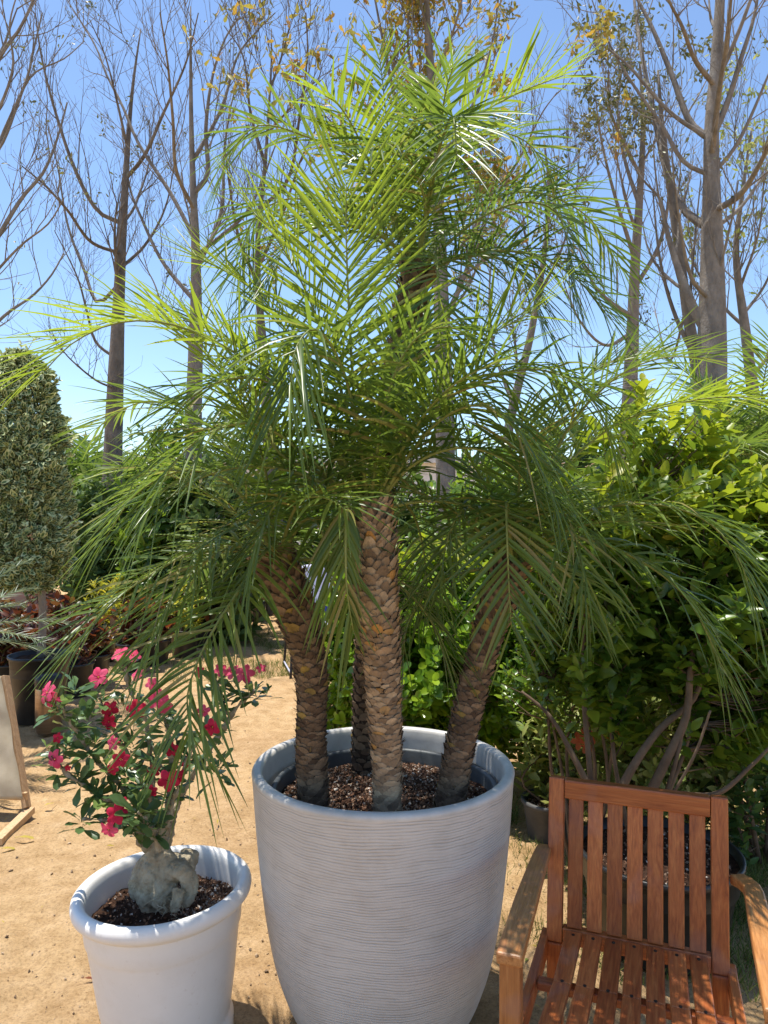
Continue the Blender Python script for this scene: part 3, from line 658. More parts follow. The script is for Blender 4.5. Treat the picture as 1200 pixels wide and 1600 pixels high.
PC = (-0.003, 2.30); PR = 0.404; RZ = 0.815
PSZ = 0.975
pot = thing('planter_pot', 'big pale grey ribbed pot holding the four palms', 'planter', (PC[0], PC[1], 0))
mb = MB()
prof = [(0.02, 0.004), (0.20, 0.004), (0.245, 0.02), (0.283, 0.07), (0.312, 0.14), (0.336, 0.22), (0.354, 0.31), (0.369, 0.41), (0.381, 0.52), (0.391, 0.63), (0.398, 0.73), (0.402, 0.785), (0.4035, 0.800)]
pp = spline([(x, 0, z) for x, z in prof], 60)
mb.lathe([(p[0], p[2]) for p in pp], (0, 0, 0), 128)
mb.build('body', M['ribbed'], pot)
mb = MB()
mb.lathe([(0.4035, 0.800), (0.405, 0.808), (0.401, 0.816), (0.393, 0.819), (0.381, 0.819), (0.374, 0.815), (0.371, 0.806), (0.368, 0.78), (0.362, 0.66)], (0, 0, 0), 128, wob=0.001)
mb.build('rim', M['pot_rim'], pot)
mb = MB()
mb.lathe([(0.352, 0.70), (0.354, 0.745), (0.350, 0.752), (0.338, 0.752), (0.335, 0.745), (0.331, 0.66)], (0.004, 0.0, 0), 96, wob=0.006)
mb.build('inner_pot', M['liner'], pot)
mb = MB(); soil_disc(mb, (0, 0), 0.338, 0.700, 0.02, 46, 96, mound=0.018); so = mb.build('soil', M['soil'], pot)
mb = MB(); chips(mb, (0, 0), 0.33, 0.703, 9000, 5, mound=0.018); o = mb.build('soil_chips', M['chips'], so); o['kind'] = 'stuff'

pot.scale = (1, 1, PSZ)
# ------------------------------------------------------------------ white pot with the desert rose
WC = (-0.642, 2.20)
wp = thing('flower_pot', 'white plastic pot with rolled lip holding the desert rose', 'flower pot', (WC[0], WC[1], 0))
wp.rotation_euler = (0, radians(-2.2), 0); wp.scale = (0.965, 0.965, 1.0)
mb = MB()
pr = [(0.02, 0.005), (0.185, 0.005), (0.196, 0.012), (0.198, 0.06), (0.190, 0.075), (0.188, 0.085), (0.192, 0.10), (0.205, 0.18), (0.217, 0.27), (0.226, 0.335), (0.229, 0.345), (0.2325, 0.352), (0.236, 0.385), (0.240, 0.415)]
mb.lathe(pr, (0, 0, 0), 96); mb.build('body', M['white_plastic'], wp)
mb = MB()
lip = [(0.240, 0.415), (0.246, 0.424), (0.258, 0.428), (0.266, 0.437), (0.269, 0.450), (0.266, 0.464), (0.257, 0.473), (0.245, 0.475), (0.235, 0.470), (0.229, 0.460), (0.226, 0.44), (0.218, 0.36), (0.21, 0.30)]
mb.lathe(lip, (0, 0, 0), 96); mb.build('lip', M['white_plastic'], wp)
mb = MB(); soil_disc(mb, (0, 0), 0.222, 0.385, 0.018, 34, 80, mound=0.022); so = mb.build('soil', M['soil'], wp)
mb = MB(); chips(mb, (0.09, 0.03), 0.125, 0.398, 2200, 9, mound=0.006); chips(mb, (0, 0), 0.215, 0.392, 900, 10, mound=0.018); o = mb.build('soil_chips', M['chips'], so); o['kind'] = 'stuff'

def build_adenium():
    base = at(250, 1400, 2.2); root = thing('desert_rose', 'desert rose with swollen trunk and pink red flowers in the white pot', 'flowering plant', base)
    r = np.random.default_rng(77)
    # caudex and branches fused into one surface
    mb = MB()
    def T(pts, rad, s=12): mb.tube(spline([at(*p) for p in pts], 16), np.interp(np.linspace(0, 1, 16), np.linspace(0, 1, len(rad)), rad), s)
    T([(242, 1422, 2.20), (240, 1395, 2.19), (240, 1370, 2.19), (245, 1335, 2.20), (248, 1300, 2.21)], [0.036, 0.054, 0.048, 0.032, 0.018], 20)
    T([(262, 1420, 2.17), (252, 1400, 2.15), (262, 1380, 2.16), (258, 1345, 2.18), (255, 1310, 2.2)], [0.022, 0.033, 0.030, 0.024, 0.016], 16)
    T([(262, 1345, 2.19), (285, 1350, 2.20), (296, 1340, 2.23), (288, 1330, 2.26)], [0.026, 0.032, 0.026, 0.012], 14)
    T([(262, 1365, 2.17), (286, 1362, 2.15), (298, 1385, 2.14), (290, 1405, 2.13), (276, 1400, 2.12)], [0.028, 0.030, 0.024, 0.020, 0.014], 14)
    T([(278, 1390, 2.11), (276, 1408, 2.09), (272, 1426, 2.08)], [0.017, 0.015, 0.010], 10)
    T([(215, 1400, 2.2), (222, 1370, 2.2), (236, 1340, 2.2)], [0.03, 0.034, 0.026], 12)
    for pts, rad in BR: T(pts, [q * f for q, f in zip(rad, (0.7, 0.8, 0.9, 0.95, 1, 1))])
    o = mb.build('trunk', M['aden_bark'], root, base)
    m = o.modifiers.new('fuse', 'REMESH'); m.mode = 'VOXEL'; m.voxel_size = 0.0028; m.use_smooth_shade = True
    s = o.modifiers.new('soften', 'SMOOTH'); s.iterations = 2; s.factor = 0.5
    tx = bpy.data.textures.new('bark folds', 'CLOUDS'); tx.noise_scale = 0.028; tx.noise_depth = 4
    dm = o.modifiers.new('folds', 'DISPLACE'); dm.texture = tx; dm.strength = 0.020; dm.mid_level = 0.5; dm.texture_coords = 'GLOBAL'
    tx2 = bpy.data.textures.new('bark wrinkles', 'VORONOI'); tx2.noise_scale = 0.012
    dm2 = o.modifiers.new('wrinkles', 'DISPLACE'); dm2.texture = tx2; dm2.strength = 0.0035; dm2.mid_level = 0.5; dm2.texture_coords = 'GLOBAL'
    mb = MB()       # hair roots
    for k in range(14):
        p = at(245 + r.random() * 35, 1400, 2.10); q = [p]
        for i in range(6): q.append(q[-1] + np.array([r.normal() * 0.010, -0.004 + r.normal() * 0.008, -0.004 - 0.004 * r.random()]))
        mb.tube(q, np.linspace(0.0012, 0.0005, 7), 5)
    mb.build('fine_roots', M['aden_bark'], root, base)
    # leaf rosettes
    mb = MB()
    for (px, py, d, nl, s) in ROS:
        nl = int(nl * 1.15)
        c = at(px, py, d)
        az = np.arange(nl) * 2.39996 + r.random() * 6; el = np.interp(np.arange(nl) / nl, [0, 1], [1.1, -0.25]) + r.normal(size=nl) * 0.25
        D = np.stack([np.cos(az) * np.cos(el), np.sin(az) * np.cos(el), np.sin(el)], -1)
        pos = c + D * 0.006 + np.stack([r.normal(size=nl) * .004, r.normal(size=nl) * .004, -np.arange(nl) / nl * 0.03], -1)
        L = s * (0.6 + 0.5 * r.random(nl)) * np.interp(np.arange(nl) / nl, [0, .3, 1], [.55, 1, .95])
        mb.inst(*LEAF_OB, pos, frames(D, np.array([0, 0, 1.0]) + 0.4 * r.normal(size=(nl, 3))), np.stack([L * 1.2, L * 1.08, L], -1))
    # leaves spaced along the branches
    for pts, rad in BR:
        P = spline([at(*p) for p in pts], 40); nl = 22
        ii = r.integers(10, 39, nl); az = r.random(nl) * 2 * pi; D = unit(np.stack([np.cos(az), np.sin(az), 0.3 + r.normal(size=nl) * .4], -1)); L = 0.035 + 0.035 * r.random(nl)
        mb.inst(*LEAF_OB, P[ii], frames(D, np.array([0, 0, 1.0]) + 0.4 * r.normal(size=(nl, 3))), L)
    mb.build('leaves', M['leaf_aden'], root, base)
    # flowers: five broad ruffled petals on a short trumpet
    for k, (px, py, d, s, red, az, el) in enumerate(FL):
        c = at(px, py, d); s = s * 1.0; az = radians(az); el = radians(el)
        nrm = np.array([sin(az) * cos(el), -cos(az) * cos(el), sin(el)])      # az 0 faces the camera
        Fm = frames(np.cross(nrm, [0.3, 0.2, 1.0])[None], nrm[None])[0]
        mbf = MB()
        for p in range(5):
            a0 = p * 2 * pi / 5 + k; v = []
            for i, q in enumerate((0.10, 0.42, 0.75, 1.0)):
                hwid = (0.10, 0.30, 0.44, 0.26)[i]
                for u in (-1, -0.5, 0, 0.5, 1):
                    ang = a0 + u * hwid * 1.25 / max(q, 0.35) * 0.8
                    zz = 0.16 * q - 0.10 * q * q + 0.07 * q * sin(u * 5 + p * 1.7 + k) + r.normal() * 0.025 - 0.12 * (q > .9)
                    v.append((q * cos(ang) * (1 - 0.08 * abs(u)), q * sin(ang) * (1 - 0.08 * abs(u)), zz))
            f = [(i * 5 + j, i * 5 + j + 1, i * 5 + j + 6, i * 5 + j + 5) for i in range(3) for j in range(4)]
            mbf.inst(np.array(v), np.array(f), c[None], Fm[None], np.array([s]), 0)
        mbf.tube([c - nrm * s * 1.1, c - nrm * s * 0.5, c + nrm * s * 0.08], [s * 0.09, s * 0.16, s * 0.14], 8, 0, False)
        mbf.tube([c - nrm * s * 0.2, c + nrm * s * 0.10], [s * 0.12, s * 0.03], 8, 1)
        mbf.build('flower', [M['petal_red_shade'] if red else M['petal_pink_lit'], M['throat']], root, base)
BR = [([(246, 1320, 2.2), (240, 1260, 2.21), (236, 1190, 2.23), (226, 1120, 2.25), (203, 1080, 2.26), (196, 1040, 2.27)], [0.020, 0.013, 0.010, 0.008, 0.006, 0.005]),
      ([(262, 1320, 2.2), (275, 1262, 2.22), (305, 1205, 2.24), (345, 1145, 2.26), (368, 1108, 2.27), (398, 1078, 2.28)], [0.016, 0.011, 0.010, 0.009, 0.007, 0.005]),
      ([(358, 1122, 2.265), (345, 1085, 2.28), (336, 1062, 2.29)], [0.006, 0.005, 0.004]),
      ([(240, 1315, 2.19), (200, 1240, 2.16), (155, 1195, 2.14), (115, 1135, 2.12), (92, 1098, 2.10)], [0.016, 0.010, 0.008, 0.007, 0.005]),
      ([(235, 1325, 2.18), (190, 1265, 2.12), (150, 1240, 2.10), (112, 1215, 2.08), (92, 1195, 2.07)], [0.013, 0.009, 0.007, 0.006, 0.004]),
      ([(228, 1330, 2.17), (195, 1290, 2.10), (165, 1281, 2.07), (128, 1280, 2.05)], [0.008, 0.006, 0.005, 0.004]),
      ([(252, 1310, 2.2), (268, 1220, 2.17), (264, 1150, 2.15), (250, 1105, 2.14)], [0.015, 0.010, 0.008, 0.005]),
      ([(244, 1310, 2.2), (218, 1215, 2.22), (182, 1150, 2.24), (156, 1090, 2.25)], [0.012, 0.009, 0.007, 0.005]),
      ([(256, 1310, 2.2), (282, 1215, 2.15), (305, 1165, 2.12), (325, 1140, 2.10)], [0.012, 0.008, 0.006, 0.004]),
      ([(250, 1330, 2.16), (234, 1290, 2.08), (216, 1268, 2.03)], [0.010, 0.008, 0.005]),
      ([(252, 1320, 2.22), (262, 1240, 2.32), (240, 1170, 2.36), (220, 1130, 2.38)], [0.012, 0.008, 0.006, 0.004])]
ROS = [(196, 1042, 2.27, 14, .06), (203, 1078, 2.26, 8, .055), (398, 1080, 2.28, 14, .06), (420, 1082, 2.28, 6, .045), (336, 1066, 2.29, 9, .05), (370, 1072, 2.28, 8, .05), (92, 1102, 2.10, 16, .065),
       (110, 1130, 2.12, 12, .06), (118, 1075, 2.15, 12, .06), (92, 1195, 2.07, 14, .06), (80, 1170, 2.1, 8, .05), (125, 1215, 2.09, 12, .06), (150, 1235, 2.10, 14, .06), (128, 1280, 2.05, 12, .055), (250, 1108, 2.14, 14, .06),
       (262, 1140, 2.15, 10, .06), (156, 1095, 2.25, 14, .065), (175, 1140, 2.24, 14, .065), (140, 1120, 2.2, 12, .06), (325, 1142, 2.10, 14, .065), (345, 1190, 2.12, 12, .06), (340, 1205, 2.1, 8, .055), (216, 1265, 2.03, 20, .08),
       (222, 1225, 2.08, 14, .065), (200, 1205, 2.12, 14, .065), (180, 1245, 2.10, 14, .065), (240, 1185, 2.15, 12, .065), (165, 1195, 2.13, 14, .065), (135, 1170, 2.13, 14, .065), (220, 1130, 2.38, 12, .06), (205, 1165, 2.2, 12, .06), (285, 1180, 2.14, 10, .06),
       (120, 1150, 2.2, 12, .06), (150, 1160, 2.26, 12, .06), (105, 1165, 2.16, 12, .06), (230, 1290, 2.06, 12, .06), (275, 1150, 2.2, 10, .055), (190, 1100, 2.3, 10, .055)]
FL = [(188, 1022, 2.27, .030, 0, -20, 50), (207, 1024, 2.27, .028, 0, 40, 50), (154, 1058, 2.24, .034, 0, -10, 25), (74, 1082, 2.09, .034, 0, -40, 20), (84, 1095, 2.10, .026, 0, 10, -20), (86, 1186, 2.05, .029, 0, -20, 0),
      (172, 1108, 2.22, .027, 1, 5, 15), (170, 1128, 2.2, .026, 1, -10, -5), (213, 1108, 2.15, .030, 1, 20, 20), (246, 1092, 2.13, .032, 0, 15, 20), (258, 1104, 2.13, .026, 0, 40, 0), (238, 1068, 2.16, .022, 0, 0, 30), (215, 1054, 2.2, .024, 0, -30, 40),
      (176, 1161, 2.11, .024, 0, -30, 10), (189, 1186, 2.08, .026, 1, 20, 10), (176, 1202, 2.08, .018, 1, 0, 0), (263, 1219, 2.06, .032, 1, 5, 10), (280, 1214, 2.1, .024, 1, 60, 0), (237, 1236, 2.06, .018, 1, 0, 0), (182, 1272, 2.00, .030, 1, 10, 20), (170, 1296, 2.0, .028, 0, -10, -20), (190, 1255, 2.02, .020, 1, 30, 30),
      (332, 1136, 2.07, .026, 1, -10, 15), (268, 1171, 2.12, .022, 1, 0, 10), (382, 1053, 2.27, .034, 0, 0, 35), (362, 1050, 2.29, .028, 0, -30, 45), (345, 1047, 2.29, .024, 0, 20, 40), (408, 1044, 2.28, .017, 0, 10, 40), (318, 1112, 2.2, .022, 0, 0, 20),
      (90, 1153, 2.1, .016, 1, 0, 20), (290, 1190, 2.2, .020, 1, 30, 10), (312, 1050, 2.31, .018, 1, 0, 20), (240, 1205, 2.1, .020, 1, 0, -10), (106, 1200, 2.06, .010, 1, 0, 0)]
build_adenium()

# ------------------------------------------------------------------ wooden armchair
def build_chair():
    root = thing('armchair', 'slatted reddish wood garden armchair facing the camera', 'chair', (0.674, 1.98, 0.012), radians(-20.5))
    W2 = 0.232; SEAT = 0.406; REC = 0.135        # recline of the back per metre
    def by(z): return 0.0 + max(0, z - SEAT) * REC
    # rear posts
    for sx in (-1, 1):
        mb = MB(); x = sx * (W2 - 0.021)
        mb.beam((x, 0.03, -0.012), (x, 0.0, SEAT - 0.03), 0.042, 0.036, up=(0, 1, 0)); mb.beam((x, 0.0, SEAT - 0.031), (x, by(0.812), 0.812), 0.042, 0.034, up=(0, 1, 0))
        bevel(mb.build('back_post', M['teak_z'], root), 0.004)
    mb = MB(); z = 0.785; mb.box((0, by(z) - 0.001, z), (2 * W2 - 0.086, 0.032, 0.052), rot=None)
    bevel(mb.build('top_rail', M['teak_x'], root), 0.004)
    mb = MB(); mb.box((0, 0.004, SEAT - 0.012), (2 * W2 - 0.086, 0.028, 0.045)); bevel(mb.build('back_rail', M['teak_x'], root), 0.003)
    # seven back slats and seven seat slats in line with them
    inner = 2 * W2 - 0.084; pitch = inner / 7.25
    for k in range(7):
        x = (k - 3) * pitch
        mb = MB(); mb.beam((x, by(SEAT) + 0.000, SEAT + 0.012), (x, by(0.76) + 0.001, 0.760), 0.040, 0.014, up=(0, 1, 0))
        bevel(mb.build('back_slat', M['teak_z'], root), 0.003)
        mb = MB(); a = (x, -0.016, SEAT + 0.004); b = (x * 1.04, -0.23, SEAT - 0.010); c = (x * 1.10, -0.455, SEAT + 0.008)
        mb.beam(a, b, 0.044, 0.017); mb.beam(b, c, 0.044, 0.017)
        bevel(mb.build('seat_slat', M['teak_y'], root), 0.0035)
    for k in range(7):
        x = (k - 3) * pitch
        for (yy, zz, h) in ((-0.035, SEAT + 0.0125, 1.0), (-0.225, SEAT - 0.0012, 1.04), (-0.43, SEAT + 0.0155, 1.09)):
            mb = MB(); mb.tube([(x * h, yy, zz - 0.004), (x * h, yy, zz + 0.0006)], 0.0045, 10)
            mb.build('wood_plug', M['core'], root)
    for sx in (-1, 1):
        xo = sx * (W2 + (0.012 if sx < 0 else 0.05))
        # front legs carry the arms
        mb = MB(); mb.beam((xo, -0.485, -0.012), (xo, -0.468, 0.592), 0.046, 0.046, up=(0, 1, 0)); bevel(mb.build('front_leg', M['teak_post'], root), 0.005)
        # arms: flat on top, dipping and turning in towards the back post
        mb = MB()
        P = spline([(xo + sx * 0.000, -0.497, 0.606), (xo + sx * 0.001, -0.30, 0.618), (xo + sx * 0.001, -0.15, 0.624), (xo + sx * 0.000, -0.02, 0.626), (xo - (0.0 if sx < 0 else 0.03), 0.05, 0.616)], 16)
        T = unit(np.gradient(P, axis=0)); X = unit(np.cross(T, [0, 0, 1.0])); hw = np.interp(np.linspace(0, 1, 16), [0, 0.4, 1], [0.029, 0.028, 0.020])[:, None]
        V = np.stack([P - X * hw, P + X * hw, P + X * hw - [0, 0, .027], P - X * hw - [0, 0, .027]], 1).reshape(-1, 3)
        f = [(i * 4 + j, i * 4 + (j + 1) % 4, i * 4 + 4 + (j + 1) % 4, i * 4 + 4 + j) for i in range(15) for j in range(4)] + [(3, 2, 1, 0), (60, 61, 62, 63)]
        mb.add(V, f, 0, False); bevel(mb.build('armrest', M['teak_arm'], root), 0.005)
        mb = MB(); mb.beam((sx * (W2 + 0.012), -0.41, SEAT - 0.045), (sx * (W2 - 0.012) + sx * 0.018, 0.03, SEAT - 0.045), 0.022, 0.055); bevel(mb.build('side_rail', M['teak_y'], root), 0.003)
    mb = MB(); mb.box((0, -0.43, SEAT - 0.04), (2 * W2 + 0.02, 0.022, 0.055)); bevel(mb.build('front_rail', M['teak_x'], root), 0.003)
    mb = MB(); mb.box((0, -0.2, SEAT - 0.035), (2 * W2 - 0.01, 0.03, 0.022)); bevel(mb.build('cross_bar', M['teak_x'], root), 0.003)
build_chair()

# ------------------------------------------------------------------ nursery pots and shrubs
def pot_mesh(r_top, h, wall=0.006, lip=0.012):
    mb = MB(); rb = r_top * 0.78
    mb.lathe([(0.01, 0.004), (rb, 0.004), (rb + 0.003, 0.012), (r_top * 0.985, h - lip * 2.2), (r_top * 1.01, h - lip * 2), (r_top + lip * 0.7, h - lip * 1.6), (r_top + lip * 0.7, h), (r_top - wall, h), (r_top - wall - 0.004, h * 0.7)], (0, 0, 0), 40)
    return mb
def nursery_pot(x, y, r_top, h, label, mat='black_plastic', group=None, detail=True):
    root = thing('nursery_pot', label, 'plant pot', (x, y, 0), group=group)
    pot_mesh(r_top, h).build('body', M[mat], root)
    mb = MB(); soil_disc(mb, (0, 0), r_top - 0.008, h - 0.035, 0.012, 14, 36, mound=0.01)
    so = mb.build('soil', M['soil'], root)
    if detail:
        mb = MB(); chips(mb, (0, 0), r_top * 0.9, h - 0.032, 700, int(x * 100) % 97 + 3, 0.003, 0.008, 0.01); o = mb.build('soil_chips', M['chips'], so); o['kind'] = 'stuff'
    return root

def shrub(name, label, cat, base, c, rad, n_twig, leaf_n, leaf_len, tpl, mats, seed, stems=5, stem_r=0.012, group=None, lump=0.35, top_mat=None, top_frac=0.0, spread=0.16, up=0.5, zmin=0.05, twl=0.16, low_sparse=0.0):
    """woody stems from the base, twigs ending inside a lumpy volume, leaves spiralling along each twig end"""
    r = np.random.default_rng(seed); base = np.asarray(base, float); c = np.asarray(c, float); rad = np.asarray(rad, float)
    root = thing(name, label, cat, base, group=group)
    # twig ends: biased to the outside of a lumpy ellipsoid
    D = unit(r.normal(size=(n_twig * 3, 3))); q = r.random(n_twig * 3) ** 0.42
    lum = 1 - lump + 2 * lump * vnoise(D * 2.3 + seed)
    E = c + D * rad * (q * lum)[:, None]
    keep = (E[:, 2] > zmin) & (vnoise(E * 5.5 + seed) > 0.27 + low_sparse * np.clip((c[2] - E[:, 2]) / rad[2], 0, 1)); E = E[keep][:n_twig]; n = len(E)
    mb = MB(); S = []
    for k in range(stems):
        a = k * 2 * pi / stems + r.random() * 0.8; rr = spread
        hub = c + np.array([cos(a) * rad[0] * 0.45, sin(a) * rad[1] * 0.45, rad[2] * (0.1 + 0.4 * r.random())])
        b0 = base + np.array([cos(a) * 0.03, sin(a) * 0.03, 0]); m1 = b0 + (hub - b0) * 0.35 + np.array([cos(a) * rr * .5, sin(a) * rr * .5, 0]) + r.normal(size=3) * 0.03
        P = spline([b0, m1, b0 + (hub - b0) * 0.7 + r.normal(size=3) * 0.04, hub], 14)
        mb.tube(P, np.linspace(stem_r, stem_r * 0.35, 14), 7); S.append(P)
    S = np.concatenate(S)
    leafp = []; leafd = []
    for e in E:
        d2 = ((S - e) ** 2).sum(1) + np.maximum(S[:, 2] - e[2] + 0.05, 0) * 0.6; j = np.argmin(d2 + r.random(len(S)) * 0.01); s0 = S[j]
        mid = (s0 + e) / 2 + np.array([0, 0, -0.03]) + r.normal(size=3) * 0.02
        P = np.array([s0, mid, e]); mb.tube(P, [0.0035, 0.0025, 0.0012], 4, 0, False)
        td = unit(unit(e - mid) + np.array([0, 0, up])); leafp.append(e); leafd.append(td)
    mb.build('stems', M['stem'], root, base)
    leafp = np.array(leafp); leafd = np.array(leafd)
    k = leaf_n; i = np.tile(np.arange(k), n); pi_ = np.repeat(np.arange(n), k)
    TD = leafd[pi_]; pos = leafp[pi_] - TD * ((i / k) * twl)[:, None]
    az = i * 2.39996 + np.repeat(r.random(n) * 6, k); X = unit(np.cross(TD, [0.31, 0.2, 0.9])); Y = np.cross(TD, X)
    O = X * np.cos(az)[:, None] + Y * np.sin(az)[:, None]; ang = 0.55 + 0.7 * i / k + r.normal(size=len(i)) * 0.18
    LD = unit(TD * np.cos(ang)[:, None] + O * np.sin(ang)[:, None]); L = leaf_len * (0.40 + 0.85 * r.random(len(i))) * (0.7 + 0.35 * np.minimum(i / k * 2, 1))
    rot = frames(LD, TD + 0.25 * r.normal(size=LD.shape))
    h = (pos[:, 2] - c[2]) / rad[2]
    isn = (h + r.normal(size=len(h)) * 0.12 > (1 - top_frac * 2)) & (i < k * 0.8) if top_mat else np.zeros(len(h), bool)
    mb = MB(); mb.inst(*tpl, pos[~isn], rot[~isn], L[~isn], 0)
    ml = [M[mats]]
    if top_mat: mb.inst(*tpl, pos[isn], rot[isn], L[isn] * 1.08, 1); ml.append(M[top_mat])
    mb.build('foliage', ml, root, base)
    return root

def X(px, d): return (px - 600.0) / F * d
def Zp(py, d): return CAMZ - (py - 800.0) / F * d

# glossy bush behind the big pot
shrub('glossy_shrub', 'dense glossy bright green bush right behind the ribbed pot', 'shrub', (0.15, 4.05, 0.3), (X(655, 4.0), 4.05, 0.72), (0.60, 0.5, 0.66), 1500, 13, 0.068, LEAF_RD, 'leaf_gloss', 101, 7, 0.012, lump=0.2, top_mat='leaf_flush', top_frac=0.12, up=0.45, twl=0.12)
nursery_pot(0.15, 4.05, 0.2, 0.3, 'black pot hidden in the glossy bush behind the ribbed pot', detail=False)
shrub('glossy_shrub', 'round leaved bush right of the glossy one behind the slim palm trunk', 'shrub', (0.95, 4.35, 0.02), (X(850, 4.35), 4.35, 0.72), (0.52, 0.45, 0.62), 1000, 12, 0.060, LEAF_RD, 'leaf_gloss', 103, 6, 0.012, lump=0.25, up=0.5)

# tall broad leaved shrub behind the chair
nursery_pot(X(1028, 2.72), 2.72, 0.285, 0.34, 'wide black pot of the leafy shrub, seen through the chair slats')
def chair_shrub():
    base = np.array([X(1000, 2.75), 2.75, 0.32])
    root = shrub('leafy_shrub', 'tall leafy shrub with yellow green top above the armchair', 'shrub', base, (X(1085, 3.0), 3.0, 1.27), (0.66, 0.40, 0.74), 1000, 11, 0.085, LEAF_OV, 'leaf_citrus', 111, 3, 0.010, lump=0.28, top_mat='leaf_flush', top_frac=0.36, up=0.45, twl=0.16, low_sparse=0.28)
    mb = MB()
    for pts, rad in [([(958, 1262, 2.72), (985, 1205, 2.72), (1030, 1140, 2.75), (1085, 1090, 2.8), (1095, 1030, 2.85), (1080, 940, 2.9)], [0.018, 0.015, 0.013, 0.011, 0.009, 0.006]),
                     ([(1005, 1262, 2.70), (1040, 1190, 2.70), (1072, 1120, 2.72), (1080, 1040, 2.76), (1100, 950, 2.8)], [0.020, 0.017, 0.014, 0.011, 0.006]),
                     ([(935, 1262, 2.75), (900, 1190, 2.8), (860, 1120, 2.85), (815, 1080, 2.9)], [0.015, 0.012, 0.008, 0.005]),
                     ([(1050, 1240, 2.66), (1120, 1240, 2.6), (1170, 1200, 2.6), (1210, 1160, 2.6)], [0.011, 0.009, 0.007, 0.005]),
                     ([(1040, 1260, 2.64), (1085, 1180, 2.62), (1110, 1110, 2.62)], [0.006, 0.005, 0.004]),
                     ([(925, 1240, 2.8), (912, 1080, 2.9), (915, 950, 2.95), (925, 820, 3.0)], [0.012, 0.010, 0.008, 0.006])]:
        mb.tube(spline([at(*p) for p in pts], 20), np.interp(np.linspace(0, 1, 20), np.linspace(0, 1, len(rad)), rad), 9)
    mb.build('trunk', M['stem'], root, base)
chair_shrub()
shrub('thin_shrub', 'upright thin stemmed shrub between the slim palm trunk and leafy shrub', 'shrub', (X(905, 3.2), 3.2, 0.02), (X(905, 3.2), 3.25, 1.02), (0.36, 0.34, 0.78), 520, 10, 0.052, LEAF_OV, 'leaf_citrus', 117, 6, 0.010, lump=0.3, up=0.6, low_sparse=0.1, zmin=0.72)
shrub('leafy_shrub', 'dark leafy shrub at the right frame edge behind the armrest', 'shrub', (X(1190, 3.3), 3.3, 0.02), (X(1195, 3.3), 3.35, 0.95), (0.42, 0.42, 0.85), 620, 11, 0.065, LEAF_OV, 'leaf_dark', 119, 5, 0.012, lump=0.25, up=0.6)
shrub('leafy_shrub', 'bright broad shrub in the second row behind the leafy shrub', 'shrub', (X(1010, 5.2), 5.2, 0.02), (X(1010, 5.2), 5.2, 1.05), (0.95, 0.6, 0.9), 800, 11, 0.085, LEAF_OV, 'leaf_lime', 123, 5, 0.012, lump=0.3, up=0.6)
shrub('leafy_shrub', 'green shrub in the second row between pot and thin shrub', 'shrub', (X(800, 5.8), 5.8, 0.02), (X(800, 5.8), 5.8, 1.15), (0.8, 0.6, 1.0), 700, 11, 0.085, LEAF_OV, 'leaf_citrus', 127, 5, 0.012, lump=0.3, up=0.6)
shrub('leafy_shrub', 'low pale green shrub filling the gap behind the chair top rail', 'shrub', (X(1060, 3.45), 3.45, 0.02), (X(1050, 3.45), 3.45, 0.55), (0.42, 0.28, 0.42), 420, 10, 0.06, LEAF_OV, 'leaf_lime', 141, 4, 0.008, lump=0.3, up=0.5)
shrub('leafy_shrub', 'mid green low shrub behind the small grey pot', 'shrub', (X(930, 4.1), 4.1, 0.02), (X(930, 4.1), 4.1, 0.55), (0.45, 0.22, 0.45), 480, 10, 0.06, LEAF_OV, 'leaf_gloss', 143, 4, 0.008, lump=0.3, up=0.5)
# low potted plant with salmon flowers
nursery_pot(X(858, 3.55), 3.55, 0.125, 0.20, 'small dusty grey pot between ribbed pot and chair back', 'grey_plastic')
pl = shrub('flowering_shrub', 'pale leaved plant with salmon flowers in the small grey pot', 'plant', (X(862, 3.55), 3.55, 0.17), (X(885, 3.6), 3.62, 0.44), (0.25, 0.2, 0.26), 90, 9, 0.085, LEAF_OV, 'leaf_lime', 131, 4, 0.006, lump=0.3, up=0.6)
def simple_flower(c, s, mat, parent, pl_loc, k):
    mb = MB(); r = np.random.default_rng(k); nrm = unit(np.array([r.normal() * .5, -1, 0.3 + r.random() * .5]))
    for p in range(5):
        a = p * 2 * pi / 5; X_ = unit(np.cross(nrm, [0, 0, 1])); Y_ = np.cross(nrm, X_); D = X_ * cos(a) + Y_ * sin(a) + nrm * 0.25
        mb.inst(*LEAF_RD, c[None], frames(D[None], nrm[None]), np.array([s]), 0)
    mb.build('flower', mat, parent, pl_loc)
for k, (px, py) in enumerate([(905, 1158), (918, 1165), (915, 1150), (955, 1118), (962, 1135), (975, 1138), (948, 1140)]):
    simple_flower(at(px, py, 3.38), 0.042, M['petal_orange'], pl, np.array(pl.location), 900 + k)

